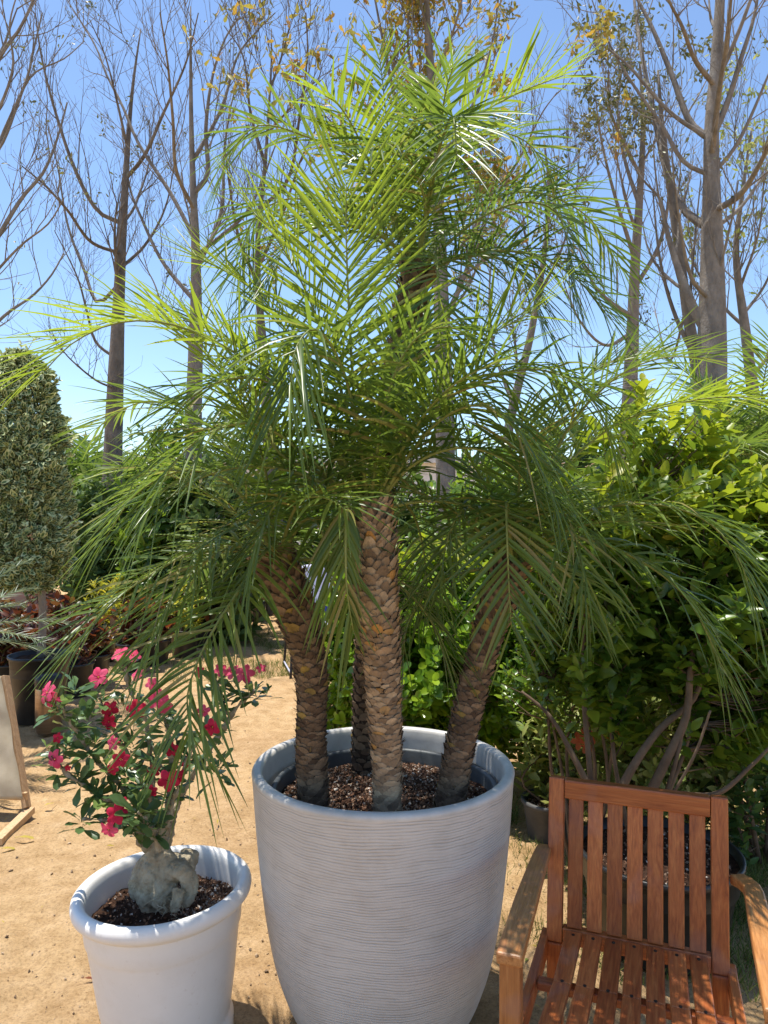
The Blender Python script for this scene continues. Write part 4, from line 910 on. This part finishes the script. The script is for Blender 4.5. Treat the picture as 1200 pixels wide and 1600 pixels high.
# ------------------------------------------------------------------ left side: variegated column, its pot, bollard, wooden frame, cycad
vp = nursery_pot(X(62, 5.6), 5.6, 0.215, 0.50, 'tall black pot of the variegated column at the left', detail=False)
def column():
    bx, by_ = X(64, 5.6), 5.6; base = np.array([bx, by_, 0.45]); root = thing('variegated_tree', 'cream and green variegated leafy column on a bare stem at left', 'tree', base); r = np.random.default_rng(5)
    mb = MB(); mb.tube(spline([(bx, by_, 0.44), (bx + .01, by_, 0.9), (bx - .06, by_, 1.6), (bx - .12, by_, 2.5)], 16), np.linspace(0.032, 0.012, 16), 9); mb.build('trunk', M['bark_pale'], root, base)
    n = 13000; t = r.random(n); z = 0.98 + t * 1.80; a = r.random(n) * 2 * pi
    prof = 0.9 * np.interp(t, [0, 0.06, 0.22, 0.32, 0.42, 0.5, 0.6, 0.75, 0.9, 1.0], [0.20, 0.32, 0.36, 0.33, 0.37, 0.34, 0.33, 0.30, 0.22, 0.06])
    cx = bx - 0.14 - 0.02 * t
    q = prof * (0.45 + 0.60 * vnoise(np.stack([np.cos(a) * 2.2 + 4, np.sin(a) * 2.2 + 4, z * 4.6], -1)) + 0.45 * vnoise(np.stack([np.cos(a) * 5 + 9, np.sin(a) * 5 + 9, z * 10], -1))) * (1 - 0.55 * r.random(n) ** 1.6)
    O = np.stack([np.cos(a), np.sin(a), np.zeros(n)], -1); pos = np.stack([cx + q * O[:, 0], by_ + q * O[:, 1], z], -1)
    D = unit(O + r.normal(size=(n, 3)) * 0.6 + np.array([0, 0, 0.5]))
    mb = MB(); L = 0.036 + 0.034 * r.random(n); fr_ = frames(D, O + r.normal(size=(n, 3)) * .5 + np.array([0, 0, .6]))
    mb.inst(*LEAF_OV, pos, fr_, L, 0); nn = fr_[:, :, 2] * 0.0006 + fr_[:, :, 1] * (L * 0.05)[:, None]; sc_ = np.stack([L * 0.54, L * 0.84, L], -1)
    mb.inst(*LEAF_OV, pos + nn, fr_, sc_, 1); mb.inst(*LEAF_OV, pos + nn - fr_[:, :, 2] * 0.0012, fr_, sc_, 1)
    mc = mb        # stray young shoots breaking the outline
    for k in range(46):
        i_ = r.integers(n); p0 = pos[i_]; d_ = unit(O[i_] + np.array([0, 0, 0.5 + r.random()]) + r.normal(size=3) * .2); Ls = 0.10 + 0.12 * r.random(); q_ = p0 + d_ * Ls
        mb.tube([p0, q_], [0.003, 0.0015], 4, 2, False); m_ = 12; tt = r.random(m_); az = r.random(m_) * 6.28; DD = unit(d_ + 1.0 * np.stack([np.cos(az), np.sin(az), 0 * az], -1))
        mc.inst(*LEAF_OV, p0 + d_ * Ls * tt[:, None], frames(DD, d_ + 0.01 * r.normal(size=(m_, 3))), 0.03 + 0.02 * r.random(m_))
    mb.build('crown', [M['leaf_cream'], M['leaf_varieg'], M['stem']], root, base)
column()
bo = thing('bollard', 'short bronze cylinder with black cap beside the black pot', 'bollard', (X(76, 5.3), 5.3, 0))
mb = MB(); mb.lathe([(0.01, 0.003), (0.084, 0.003), (0.086, 0.01), (0.086, 0.03), (0.090, 0.034), (0.090, 0.31), (0.088, 0.318)], sides=40); mb.build('body', M['bronze'], bo)
mb = MB(); mb.lathe([(0.088, 0.318), (0.093, 0.320), (0.093, 0.385), (0.085, 0.405), (0.06, 0.415), (0.001, 0.417)], sides=40); mb.build('cap', M['black_metal'], bo)
def frame_rack():
    b0 = at(45, 1268, 3.85); b0[2] = 0.03
    root = thing('wooden_rack', 'leaning pine rack covered with cream cloth at the left edge', 'rack', (b0[0], b0[1], 0))
    A0 = at(42, 1262, 3.85); A1 = at(8, 1056, 4.05); B0 = at(-4, 1316, 3.50); C0 = np.array([A0[0] - 0.9, A0[1] + 0.1, A0[2]]); C1 = np.array([A1[0] - 0.9, A1[1] + 0.1, A1[2]])
    def loc(p): return np.asarray(p) - np.array([b0[0], b0[1], 0])
    mb = MB(); mb.beam(loc(A0), loc(A1), 0.022, 0.055, up=(0, 1, 0)); bevel(mb.build('upright', M['pine'], root), 0.003)
    mb = MB(); mb.beam(loc(C0), loc(C1), 0.022, 0.055, up=(0, 1, 0)); bevel(mb.build('upright', M['pine'], root), 0.003)
    mb = MB(); mb.beam(loc(A0 + [0.01, .02, -0.02]), loc(B0), 0.045, 0.035); bevel(mb.build('foot', M['pine'], root), 0.003)
    mb = MB(); mb.beam(loc(C0 + [0.01, .02, -0.02]), loc(B0 - [0.9, -.1, 0]), 0.045, 0.035); bevel(mb.build('foot', M['pine'], root), 0.003)
    mb = MB(); mb.beam(loc(A0 + [0, 0, .06]), loc(C0 + [0, 0, .06]), 0.02, 0.04); bevel(mb.build('cross_bar', M['pine'], root), 0.002)
    mb = MB(); mb.beam(loc(A1 - [0, 0, .03]), loc(C1 - [0, 0, .03]), 0.02, 0.04); bevel(mb.build('cross_bar', M['pine'], root), 0.002)
    # three sagging cloth pockets
    mb = MB(); nu, nv = 24, 40; V = []
    for i in range(nv):
        t = i / (nv - 1); L_ = A0 * (1 - t) + A1 * t; sag = 0.004 + 0.003 * sin(t * 9)
        for j in range(nu):
            u = j / (nu - 1); V.append(loc(L_ + np.array([0.0 - 0.88 * u, -0.035 - sag + 0.004 * sin(u * 37 + i * .3) + 0.004 * sin(u * 11 - i * .5), 0.06 - 0.05 * t])))
    f = [(i * nu + j, i * nu + j + 1, i * nu + nu + j + 1, i * nu + nu + j) for i in range(nv - 1) for j in range(nu - 1)]
    mb.add(V, f); o = mb.build('cloth', M['cloth'], root); m = o.modifiers.new('thick', 'SOLIDIFY'); m.thickness = 0.003
frame_rack()

def small_palm(name, label, cat, base, n, L, el, droop, mat, seed, lmax=0.12, az_rng=None, wid=0.008, trunk_h=0.15, trunk_r=0.06, spacing=0.014, grav=0.15, lift=0.2, trunk_mat='boots_dark', azs=None, rr=0.006, group=None):
    r = np.random.default_rng(seed); base = np.asarray(base, float); root = thing(name, label, cat, base, group=group)
    mb = MB(); P = spline([base, base + [0.01, 0, trunk_h * .5], base + [0, 0, trunk_h]], 12); rad = np.full(12, trunk_r); mb.tube(P, rad, 14, 1)
    boots(mb, P, rad, max(40, int(trunk_h * 260)), r); mb.build('trunk', [M[trunk_mat], M['core']], root, base)
    for k in range(n):
        q = (k + .5) / n; az = k * 2.39996 + seed if azs is None else radians(azs[k % len(azs)]) + r.normal() * .1
        e0 = radians(el[0] + (el[1] - el[0]) * q + r.normal() * 5); dr = radians(droop * (0.7 + 0.5 * r.random())); LL = L * (0.85 + 0.3 * r.random()); p = P[-1].copy(); pts = [p.copy()]
        for i in range(12):
            e = e0 - dr * ((i + 1) / 12) ** 1.2; p = p + np.array([cos(az) * cos(e), sin(az) * cos(e), sin(e)]) * LL / 12; pts.append(p.copy())
        mb = MB(); frond_mesh(mb, pts, (sin(az), -cos(az), 0), seed=seed * 50 + k, lmax=lmax, lift=lift, grav=grav, wid=wid, spacing=spacing, t0=0.1, tipang=40, rr=rr)
        mb.build('frond', [M[mat], M['rachis']], root, base)
    return root
small_palm('cycad', 'cycad with stiff grey green feathery fronds entering from the left', 'cycad', (X(-130, 4.5), 4.5, 0.55), 26, 0.80, (60, 5), 35, 'silver', 61, 0.10, wid=0.007, trunk_h=0.2, trunk_r=0.09, spacing=0.010, lift=0.1, grav=0.05)
nursery_pot(X(-130, 4.5), 4.5, 0.22, 0.56, 'black pot under the cycad at the left edge', detail=False)
small_palm('date_palm', 'small silvery palm on the path behind the left palm trunk', 'palm', (X(345, 9.4), 9.4, 0.3), 22, 0.85, (80, 0), 75, 'silver', 63, 0.16, wid=0.010, trunk_h=0.3, trunk_r=0.07)
nursery_pot(X(345, 9.4), 9.4, 0.2, 0.33, 'black pot of the small silvery palm', detail=False)

# rows of potted coloured foliage
GC = 'potted red leaved plants in rows at the left'
def croton(x, y, r_top, h, label, leafmat, plabel, seed, plant_h, tpl=LEAF_OV, n=26, leaf=0.15):
    nursery_pot(x, y, r_top, h, plabel, group='black pots of the coloured foliage rows', detail=False)
    shrub('foliage_plant', label, 'plant', (x, y, h - 0.03), (x, y, h + plant_h * 0.5), (r_top * 1.5, r_top * 1.5, plant_h * 0.55), n, 7, leaf, tpl, leafmat, seed, 3, 0.006, lump=0.2, up=1.0, group=GC, twl=0.12)
rows = [(10, 6.3, 'red', 'farthest left in the near row'), (38, 6.9, 'red', 'just behind the tall black pot'), (118, 6.3, 'red', 'first right of the tall black pot'), (147, 6.7, 'red', 'second right of the tall black pot'), (100, 7.6, 'red', 'behind the variegated stem'),
        (160, 7.7, 'yellow', 'yellow leaved, under the palm frond tips'), (205, 7.2, 'red', 'near the middle of the row'), (243, 7.6, 'red', 'right of the middle of the row'), (288, 8.0, 'yellow', 'yellow leaved near the path'), (318, 8.6, 'red', 'last before the path'),
        (190, 8.6, 'yellow', 'yellow topped at the back'), (235, 9.0, 'yellow', 'tallest yellow one at the back'), (140, 9.2, 'yellow', 'yellow at the back beside the column'), (0, 7.8, 'red', 'back row at the left edge'), (60, 8.4, 'red', 'back row under the column'), (378, 9.8, 'green', 'green at the far side of the path'), (400, 10.6, 'green', 'green farthest along the path')]
for k, (px, d, c, where) in enumerate(rows):
    word = {'red': 'dark red leaved plant', 'yellow': 'bright plant', 'green': 'bushy plant'}[c]
    croton(X(px, d), d, 0.135 + 0.02 * R.random(), 0.27 + 0.04 * R.random(), f'{word} {where}', {'red': 'leaf_red', 'yellow': 'leaf_yellow', 'green': 'leaf_citrus'}[c], f'black pot of the plant {where}', 300 + k, 0.62 if c == 'yellow' else 0.42, n=34 if c == 'yellow' else 24, leaf=0.14 if c == 'red' else 0.11, tpl=LEAF_LN if k % 3 == 2 else LEAF_OV)

# ------------------------------------------------------------------ plastic chair on the path
def garden_chair():
    root = thing('plastic_chair', 'pale lilac plastic chair with blue back panel on the path', 'chair', (X(492, 7.3), 7.3, 0), radians(14))
    mb = MB(); mb.box((0, -0.02, 0.45), (0.56, 0.50, 0.035)); bevel(mb.build('seat', M['lilac_plastic'], root), 0.014, 3)
    mb = MB(); nu, nv = 13, 12; V = []
    for i in range(nv):
        for j in range(nu):
            u = j / (nu - 1) * 2 - 1; t = i / (nv - 1); w_ = 0.26 * (1 - 0.12 * t - 0.10 * max(0, t - 0.75) * 4 * u * u)
            V.append((u * w_, 0.20 + 0.10 * t - 0.05 * u * u, 0.66 + 0.38 * t - 0.06 * u * u * t))
    f = [(i * nu + j, i * nu + j + 1, i * nu + nu + j + 1, i * nu + nu + j) for i in range(nv - 1) for j in range(nu - 1)]
    mb.add(V, f); o = mb.build('backrest', M['lilac_plastic'], root); m = o.modifiers.new('thick', 'SOLIDIFY'); m.thickness = 0.02
    mb = MB(); mb.box((0, 0.22, 0.565), (0.44, 0.016, 0.17)); bevel(mb.build('back_panel', M['blue_seat'], root), 0.006)
    for sx in (-1, 1):
        mb = MB(); mb.tube(spline([(sx * 0.25, -0.22, 0.44), (sx * 0.26, -0.25, 0.2), (sx * 0.275, -0.29, 0.0)], 8), 0.013, 8); mb.build('leg', M['black_metal'], root)
        mb = MB(); mb.tube(spline([(sx * 0.25, 0.30, 0.85), (sx * 0.25, 0.22, 0.45), (sx * 0.26, 0.28, 0.2), (sx * 0.27, 0.32, 0.0)], 10), 0.013, 8); mb.build('leg', M['black_metal'], root)
        mb = MB(); mb.tube([(sx * 0.27, -0.28, 0.05), (sx * 0.27, 0.31, 0.05)], 0.009, 6); mb.build('stretcher', M['lilac_plastic'], root)
garden_chair()

# ------------------------------------------------------------------ trees
def bare_tree(name, label, base_px, trunk, tr, limbs, seed, bark='bark', n_auto=8, leaf=None, leaf_n=0, depth_j=0.8, leaf_len=0.10, leaf_bias=None, l2=9, l3=5, reach=0.85, group='tall sparse trees behind the pots'):
    """trunk and traced limbs, each limb carrying side branches and twigs, with a few leaves left"""
    r = np.random.default_rng(seed); d0 = trunk[0][2]
    T = spline([at(*p) for p in trunk], 40); base = T[0].copy()
    root = thing(name, label, 'tree', base, group=group)
    trr = np.interp(np.linspace(0, 1, 40), np.linspace(0, 1, len(tr)), tr)
    mb = MB(); wob = 1 + 0.10 * (vnoise(T * 3.0) - 0.5); mb.tube(T, trr * wob, 14); mb.build('trunk', M[bark], root, base)
    ends = []
    def rotdir(t, ang):
        x = unit(np.cross(t, r.normal(size=3))); return unit(t * cos(ang) + x * sin(ang))
    def branch(mb, p, d, L, rad, lev):
        n = {1: 12, 2: 8, 3: 5, 4: 4}[lev]; pts = [p]; cur = d
        for i in range(n):
            cur = unit(cur + np.array([0, 0, 0.10 if lev < 3 else 0.06]) + r.normal(size=3) * (0.05 if lev == 1 else 0.085)); pts.append(pts[-1] + cur * L / n)
        pts = np.array(pts); mb.tube(pts, np.linspace(rad, max(rad * 0.25, 0.0016), n + 1), {1: 8, 2: 6, 3: 4, 4: 3}[lev], 0, False)
        kids(mb, pts, rad, L, lev)
    def kids(mb, pts, rad, L, lev):
        if lev >= 4: ends.append(pts[-1]); return
        if lev == 3: ends.append(pts[-1]); ends.append(pts[len(pts) // 2])
        nk = {1: l2, 2: l3, 3: 2}[lev]; tt = np.linspace(0.22, 0.97, nk) + r.normal(size=nk) * 0.04
        for t in np.clip(tt, 0.1, 0.99):
            j = t * (len(pts) - 1); i = min(int(j), len(pts) - 2); p = pts[i] + (pts[i + 1] - pts[i]) * (j - i)
            d = rotdir(unit(pts[i + 1] - pts[i]), radians(28 + 24 * r.random())); d = unit(d + np.array([0, 0, 0.25]))
            ll = {1: (0.55 + 0.95 * r.random()), 2: (0.28 + 0.40 * r.random()), 3: (0.10 + 0.16 * r.random())}[lev] * reach
            branch(mb, p, d, ll * (1.15 - 0.45 * t), {1: max(rad * 0.36, .006), 2: max(rad * 0.42, .0034), 3: 0.0022}[lev] * (1.1 - 0.4 * t), lev + 1)
    for pts, rad in limbs:
        k = r.normal() * depth_j
        m = len(pts); P = spline([at(px, py, d0 + k * (i / (m - 1))) for i, (px, py) in enumerate(pts)], 22)
        # begin exactly inside the trunk
        dd = T[np.argmin(((T - P[0]) ** 2).sum(1))]; P = P + (dd - P[0]) * np.linspace(1, 0, 22)[:, None] ** 2 * (1 if np.linalg.norm(dd - P[0]) < 1.0 else 0)
        mb = MB(); mb.tube(P, np.linspace(rad * 0.82, rad * 0.2, 22), 8, 0, False); kids(mb, P, rad * 0.6, 2.0, 1); mb.build('limb', M[bark], root, base)
    for q in range(n_auto):
        t = 0.42 + 0.56 * (q + r.random()) / n_auto; i = min(int(t * 39), 38); p = T[i]; az = q * 2.4 + seed
        d = unit(np.array([cos(az), sin(az) * 0.9, 0.9 + 0.8 * r.random()])); mb = MB(); branch(mb, p, d, (1.5 + 1.3 * r.random()) * reach * (1.1 - 0.6 * t), trr[i] * 0.42, 1); mb.build('limb', M[bark], root, base)
    E = np.array(ends)
    if leaf and leaf_n:
        wgt = np.ones(len(E)) if leaf_bias is None else np.array([leaf_bias(e) for e in E]); wgt = wgt * (vnoise(E * 1.3 + seed) > 0.42); 
        if wgt.sum() > 0:
            idx = r.choice(len(E), leaf_n, p=wgt / wgt.sum()); c = E[idx]; k = 6
            pos = np.repeat(c, k, 0) + r.normal(size=(leaf_n * k, 3)) * 0.035
            D = unit(r.normal(size=(leaf_n * k, 3)) + np.array([0, 0, -0.5])); L = leaf_len * (0.5 + 0.7 * r.random(leaf_n * k))
            mb = MB(); mb.inst(*LEAF_OB, pos, frames(D, r.normal(size=D.shape)), L); mb.build('leaves', M[leaf], root, base)
    return root

bare_tree('bare_tree', 'leafless grey tree, second trunk from the left behind the variegated column', None,
          [(168, 960, 10.5), (176, 720, 10.5), (182, 560, 10.5), (188, 420, 10.5), (194, 320, 10.5), (200, 220, 10.5), (208, 130, 10.5), (220, 45, 10.5)], [0.16, 0.145, 0.13, 0.105, 0.075, 0.05, 0.028, 0.008],
          [([(190, 345), (150, 325), (115, 260), (85, 170), (65, 90), (55, 20)], .040), ([(186, 400), (140, 380), (105, 330), (70, 290), (35, 260)], .034), ([(195, 290), (225, 250), (255, 180), (290, 100), (310, 20)], .036),
           ([(184, 440), (150, 470), (130, 420), (105, 350), (90, 260), (75, 200)], .034), ([(200, 240), (185, 170), (165, 90), (140, 30)], .028), ([(190, 420), (230, 380), (260, 320), (275, 240)], .03),
           ([(183, 555), (150, 530), (135, 480), (120, 430), (85, 360)], .028), ([(182, 600), (150, 590), (110, 560), (85, 530)], .022)], 5, 'bark_dark', 3, 'leaf_olive', 40, leaf_len=.06)
bare_tree('bare_tree', 'leafless tree with steep forking limbs, third trunk from the left', None,
          [(300, 960, 10), (302, 700, 10), (306, 520, 10), (306, 400, 10), (302, 300, 10), (299, 200, 10), (298, 100, 10), (298, 10, 10)], [0.13, 0.12, 0.11, 0.10, 0.065, 0.042, 0.025, 0.008],
          [([(300, 375), (262, 300), (215, 225), (190, 165), (165, 115), (148, 70), (105, 0)], .040), ([(304, 395), (345, 365), (385, 330), (410, 280), (440, 200)], .036), ([(303, 300), (325, 270), (322, 200), (332, 120), (352, 60), (375, 25)], .045),
           ([(306, 480), (255, 415), (222, 345), (202, 290), (190, 200)], .04), ([(302, 330), (275, 270), (270, 190), (262, 100), (250, 20)], .036), ([(300, 250), (345, 170), (370, 90), (400, 50), (430, 20)], .036),
           ([(306, 420), (345, 330), (350, 240), (362, 160), (385, 90)], .038), ([(304, 540), (262, 500), (240, 440), (215, 400)], .026)], 6, 'bark', 3, 'leaf_olive', 40, leaf_len=.06)
bare_tree('sparse_tree', 'thin tree with a few orange leaves left of the tall palm', None,
          [(432, 960, 9), (426, 780, 9), (412, 560, 9), (402, 400, 9), (414, 260, 9), (420, 170, 9), (424, 100, 9), (424, 45, 9)], [0.13, 0.12, 0.08, 0.058, 0.04, 0.026, 0.016, 0.006],
          [([(405, 330), (450, 280), (468, 180), (480, 90), (478, 20)], .03), ([(404, 420), (440, 340), (470, 250), (500, 190)], .03), ([(410, 260), (390, 180), (380, 90), (350, 40)], .028), ([(420, 150), (440, 90), (455, 30)], .022),
           ([(404, 450), (375, 380), (360, 300), (350, 220)], .03), ([(420, 200), (470, 150), (500, 120)], .02)], 8, 'bark_dark', 2, 'leaf_autumn', 80, leaf_len=.11)
bare_tree('sparse_tree', 'tree with yellow and orange leaves standing behind the tall palm', None,
          [(700, 960, 8), (696, 720, 8), (690, 480, 8), (684, 300, 8), (676, 150, 8), (668, 40, 8), (664, -80, 8)], [0.12, 0.11, 0.10, 0.08, 0.06, 0.045, 0.02],
          [([(686, 340), (640, 240), (610, 120), (590, 20), (575, -60)], .036), ([(682, 260), (735, 170), (770, 60), (780, -30)], .03), ([(690, 420), (760, 330), (810, 250), (845, 180), (870, 145)], .022), ([(688, 380), (600, 320), (540, 220), (500, 170)], .03),
           ([(678, 180), (640, 90), (640, 0)], .03), ([(690, 450), (790, 380), (850, 290), (880, 260)], .02), ([(675, 120), (710, 40), (730, -40)], .025), ([(692, 500), (740, 430), (760, 330)], .024)], 12, 'bark', 3, 'leaf_autumn', 700, leaf_len=.095, leaf_bias=lambda e: 3.0 if e[2] > 5.0 else 1.0)
bare_tree('sparse_tree', 'leaning twin trunks with sparse leaves seen between the palm fronds', None,
          [(770, 960, 9.5), (790, 700, 9.5), (830, 520, 9.5), (850, 400, 9.5), (858, 300, 9.5), (850, 220, 9.5)], [0.09, 0.08, 0.06, 0.045, 0.03, 0.012],
          [([(800, 640), (770, 540), (765, 440), (780, 340)], .03), ([(840, 460), (880, 380), (900, 300), (905, 240)], .026)], 14, 'bark', 3, 'leaf_olive', 170, leaf_len=.08)
bare_tree('sparse_tree', 'pale trunked tree with small brownish leaves right of the palms', None,
          [(982, 960, 9), (984, 640, 9), (988, 530, 9), (992, 420, 9), (1000, 300, 9), (1005, 190, 9), (1000, 100, 9)], [0.15, 0.125, 0.11, 0.075, 0.055, 0.035, 0.015],
          [([(990, 500), (950, 470), (925, 440), (905, 390)], .04), ([(993, 400), (960, 300), (940, 220), (930, 150)], .036), ([(998, 330), (975, 250), (965, 170), (975, 90)], .034), ([(990, 450), (1030, 380), (1045, 300), (1040, 200)], .036), ([(1000, 280), (955, 180), (950, 110)], .03),
           ([(988, 520), (945, 540), (905, 500), (880, 440)], .03)], 16, 'bark_pale', 2, 'leaf_olive', 380, leaf_len=.075, l2=6, leaf_bias=lambda e: 2.5 if e[0] < 3.15 and e[2] > 4.5 else 1.0)
bare_tree('bare_tree', 'biggest bare tree with thick steep limbs at the upper right', None,
          [(1100, 980, 7.5), (1106, 700, 7.5), (1112, 560, 7.5), (1113, 420, 7.5), (1112, 300, 7.5), (1112, 200, 7.5), (1120, 90, 7.5), (1126, -20, 7.5), (1130, -120, 7.5)], [0.18, 0.17, 0.155, 0.15, 0.12, 0.085, 0.065, 0.05, 0.03],
          [([(1100, 360), (1062, 332), (1038, 280), (1020, 190), (1004, 100), (994, 30), (985, -60)], .055), ([(1112, 212), (1078, 185), (1050, 115), (1018, 40), (992, -10), (970, -70)], .045), ([(1118, 218), (1050, 175), (980, 100), (930, 62), (898, 34)], .030),
           ([(1122, 345), (1160, 315), (1185, 270), (1210, 210), (1240, 120)], .045), ([(1124, 145), (1090, 100), (1068, 45), (1045, 0), (1030, -50)], .034), ([(1118, 215), (1140, 160), (1160, 90), (1180, 20), (1190, -60)], .045),
           ([(1122, 265), (1160, 215), (1200, 120), (1230, 40)], .028), ([(1104, 288), (1062, 262), (1030, 200), (985, 130), (950, 65), (925, 0)], .030), ([(1120, 370), (1160, 330), (1200, 270), (1250, 230)], .03), ([(1128, 250), (1130, 150), (1138, 60), (1145, -40)], .045),
           ([(1105, 470), (1075, 430), (1060, 340), (1050, 250)], .03)], 3, 'bark', 3, 'leaf_olive', 30, leaf_len=.06, l2=5, l3=3)
bare_tree('bare_tree', 'slender reddish trunk rising just left of the biggest bare tree', None,
          [(1120, 960, 7.9), (1108, 700, 7.9), (1094, 600, 7.9), (1076, 500, 7.9), (1062, 400, 7.9), (1048, 300, 7.9), (1036, 210, 7.9), (1028, 110, 7.9)], [0.10, 0.09, 0.085, 0.07, 0.055, 0.045, 0.03, 0.012],
          [([(1085, 560), (1050, 480), (1030, 400), (1020, 300)], .035), ([(1090, 580), (1078, 480), (1085, 380), (1095, 280)], .03), ([(1070, 470), (1045, 560), (1000, 500)][:2] + [(1020, 470)], .02)], 11, 'bark', 2, 'leaf_olive', 60, leaf_len=.06, l2=5)
bare_tree('sparse_tree', 'thin tree with fresh green leaves at the far right edge', None,
          [(1200, 960, 10), (1185, 700, 10), (1165, 520, 10), (1150, 400, 10), (1160, 300, 10), (1175, 200, 10)], [0.12, 0.10, 0.085, 0.06, 0.035, 0.015],
          [([(1160, 480), (1150, 390), (1155, 360)], .06), ([(1165, 500), (1200, 440), (1220, 360)], .03)], 19, 'bark', 5, 'leaf_lime', 160, leaf_len=.09)
bare_tree('bare_tree', 'bare tree standing off to the left whose branches reach into the frame', None,
          [(-170, 1050, 6.5), (-150, 800, 6.5), (-125, 600, 6.5), (-100, 450, 6.5), (-70, 300, 6.5), (-50, 150, 6.5), (-40, 0, 6.5), (-40, -120, 6.5)], [0.14, 0.13, 0.12, 0.11, 0.08, 0.06, 0.04, 0.02],
          [([(-90, 420), (-30, 330), (0, 225), (40, 130), (52, 80), (66, 20)], .034), ([(-70, 310), (0, 235), (45, 125), (100, 92), (132, 64)], .020), ([(-110, 520), (-30, 420), (0, 368), (35, 310), (68, 270), (90, 215), (105, 160)], .036), ([(-125, 590), (-40, 530), (15, 485), (50, 462), (80, 430), (100, 395)], .030),
           ([(-60, 220), (0, 90), (28, 50), (52, 0), (70, -60)], .030), ([(-120, 560), (-30, 450), (30, 385), (75, 350), (100, 310)], .022), ([(-60, 250), (-10, 190), (20, 110), (15, 40), (30, -20)], .022)], 23, 'bark', 3, 'leaf_olive', 40, leaf_len=.05, l2=5, l3=3)

# ------------------------------------------------------------------ far greenery, wall and building
def far_shrub(px, d, w_px, top_py, label, mat='leaf_far', seed=1, tw=420, leaf=0.16, tpl=LEAF_OV, name='shrub'):
    top = Zp(top_py, d); rx = w_px / 2 / F * d
    return shrub(name, label, 'shrub', (X(px, d), d, 0.0), (X(px, d), d, top * 0.5), (rx, min(rx, 1.2), top * 0.55), tw, 9, leaf, tpl, mat, seed, 5, 0.03, lump=0.3, up=0.4, twl=0.3, group='shrubs closing the view behind the pots')
for k, a in enumerate([
    (165, 9.3, 150, 735, 'light bush in front of the second bare trunk', 'leaf_far'), (262, 9.0, 170, 680, 'light bush between the two bare trunks', 'leaf_citrus'), (350, 8.8, 180, 720, 'light bush left of the left palm crown', 'leaf_far'),
    (280, 12.5, 190, 640, 'broad green bush behind the bare trunks at left', 'leaf_far'), (480, 11.5, 200, 690, 'green bush behind the left palm crown', 'leaf_citrus'), (395, 13.5, 180, 640, 'tall dark bush behind the left palm fronds', 'leaf_dark'),
    (620, 9.5, 190, 730, 'light green bush directly behind the middle palm', 'leaf_far'), (740, 9.0, 200, 700, 'bush filling the gap right of the tall palm trunk', 'leaf_citrus'), (860, 10.5, 210, 620, 'tall bush behind the right palm crown', 'leaf_far'),
    (1100, 9.5, 240, 620, 'hedge like bush under the biggest bare tree', 'leaf_far'), (960, 12.0, 180, 690, 'dim bush below the pale trunk', 'leaf_dark'), (1210, 6.8, 200, 600, 'tall green bush at the far right edge', 'leaf_citrus'), (60, 13.0, 200, 660, 'dark bush behind the variegated column', 'leaf_dark')]):
    far_shrub(a[0], a[1], a[2], a[3], a[4], a[5], 500 + k)
small_palm('fan_palm', 'dark feathery palm behind the column, left of the grey trunk', 'palm', (X(130, 12), 12, 0.0), 34, 1.7, (85, 10), 60, 'frond_old', 71, 0.5, wid=0.04, trunk_h=1.5, trunk_r=0.16, spacing=0.05, rr=0.015)
small_palm('fan_palm', 'far palm crown just right of the grey trunk', 'palm', (X(225, 13), 13, 0.0), 30, 1.6, (80, 0), 65, 'frond_old', 73, 0.5, wid=0.04, trunk_h=1.2, trunk_r=0.16, spacing=0.05, rr=0.015)
small_palm('feather_palm', 'light green palm rising behind the yellow green shrub top at right', 'palm', (X(1180, 4.8), 4.8, 0.0), 28, 1.1, (85, 5), 70, 'frond', 75, 0.28, wid=0.016, trunk_h=1.75, trunk_r=0.08, spacing=0.024, rr=0.008)

bl = thing('white_building', 'low white building far behind the nursery plants', 'building', (0, 22, 0))
mb = MB(); mb.box((-1.0, 0, 1.45), (30, 4, 2.9)); mb.build('wall', M['whitewash'], bl)
mb = MB(); mb.box((-1.0, 0, 2.98), (30.6, 4.6, 0.16)); mb.build('roof', M['pot_rim'], bl)
for k in range(9):
    mb = MB(); x = -13 + k * 3; mb.box((x, -2.02, 1.5), (1.3, 0.06, 1.1)); wdo = mb.build('window', M['whitewash'], bl)
    mb = MB(); mb.box((x, -2.055, 1.5), (1.1, 0.02, 0.9)); mb.build('pane', M['glass'], wdo)
gw = thing('garden_wall', 'reddish block wall at the left edge behind the column', 'wall', (X(-160, 12), 12, 0))
mb = MB(); mb.box((0, 0, 0.9), (5.0, 0.2, 1.8)); mb.build('wall_face', M['brick'], gw)
mb = MB(); mb.box((0, 0, 1.84), (5.1, 0.28, 0.08)); mb.build('coping', M['whitewash'], gw)

# ------------------------------------------------------------------ litter on the sand
def litter(px, py, s, mat, label, az, name='fallen_leaf'):
    d = CAMZ * F / (py - 800.0); p = at(px, py, d); p[2] = 0.012
    mb = MB(); a = radians(az); D = np.array([[cos(a), sin(a), 0.06]]); mb.inst(*LEAF_OB, p[None], frames(D, np.array([[0.1, 0.1, 1.0]])), np.array([s]))
    tag(mb.build(name, M[mat], None, p), label, 'leaf')
litter(24, 1312, 0.085, 'dry_leaf', 'larger yellow leaf lying by the foot of the rack', 8)
litter(-2, 1330, 0.07, 'dry_leaf', 'yellow leaf at the frame edge below the rack', 15)
litter(790, 1340, 0.04, 'dry_leaf', 'yellow leaf on the ground between ribbed pot and armrest', 30)
litter(820, 1508, 0.03, 'leaf_lime', 'small green leaf by the front leg of the armchair', 60)
litter(85, 1258, 0.05, 'dry_leaf', 'faded leaf on the sand right of the rack', 200)
litter(128, 1534, 0.045, 'leaf_red', 'brown curled leaf left of the white pot', 5)
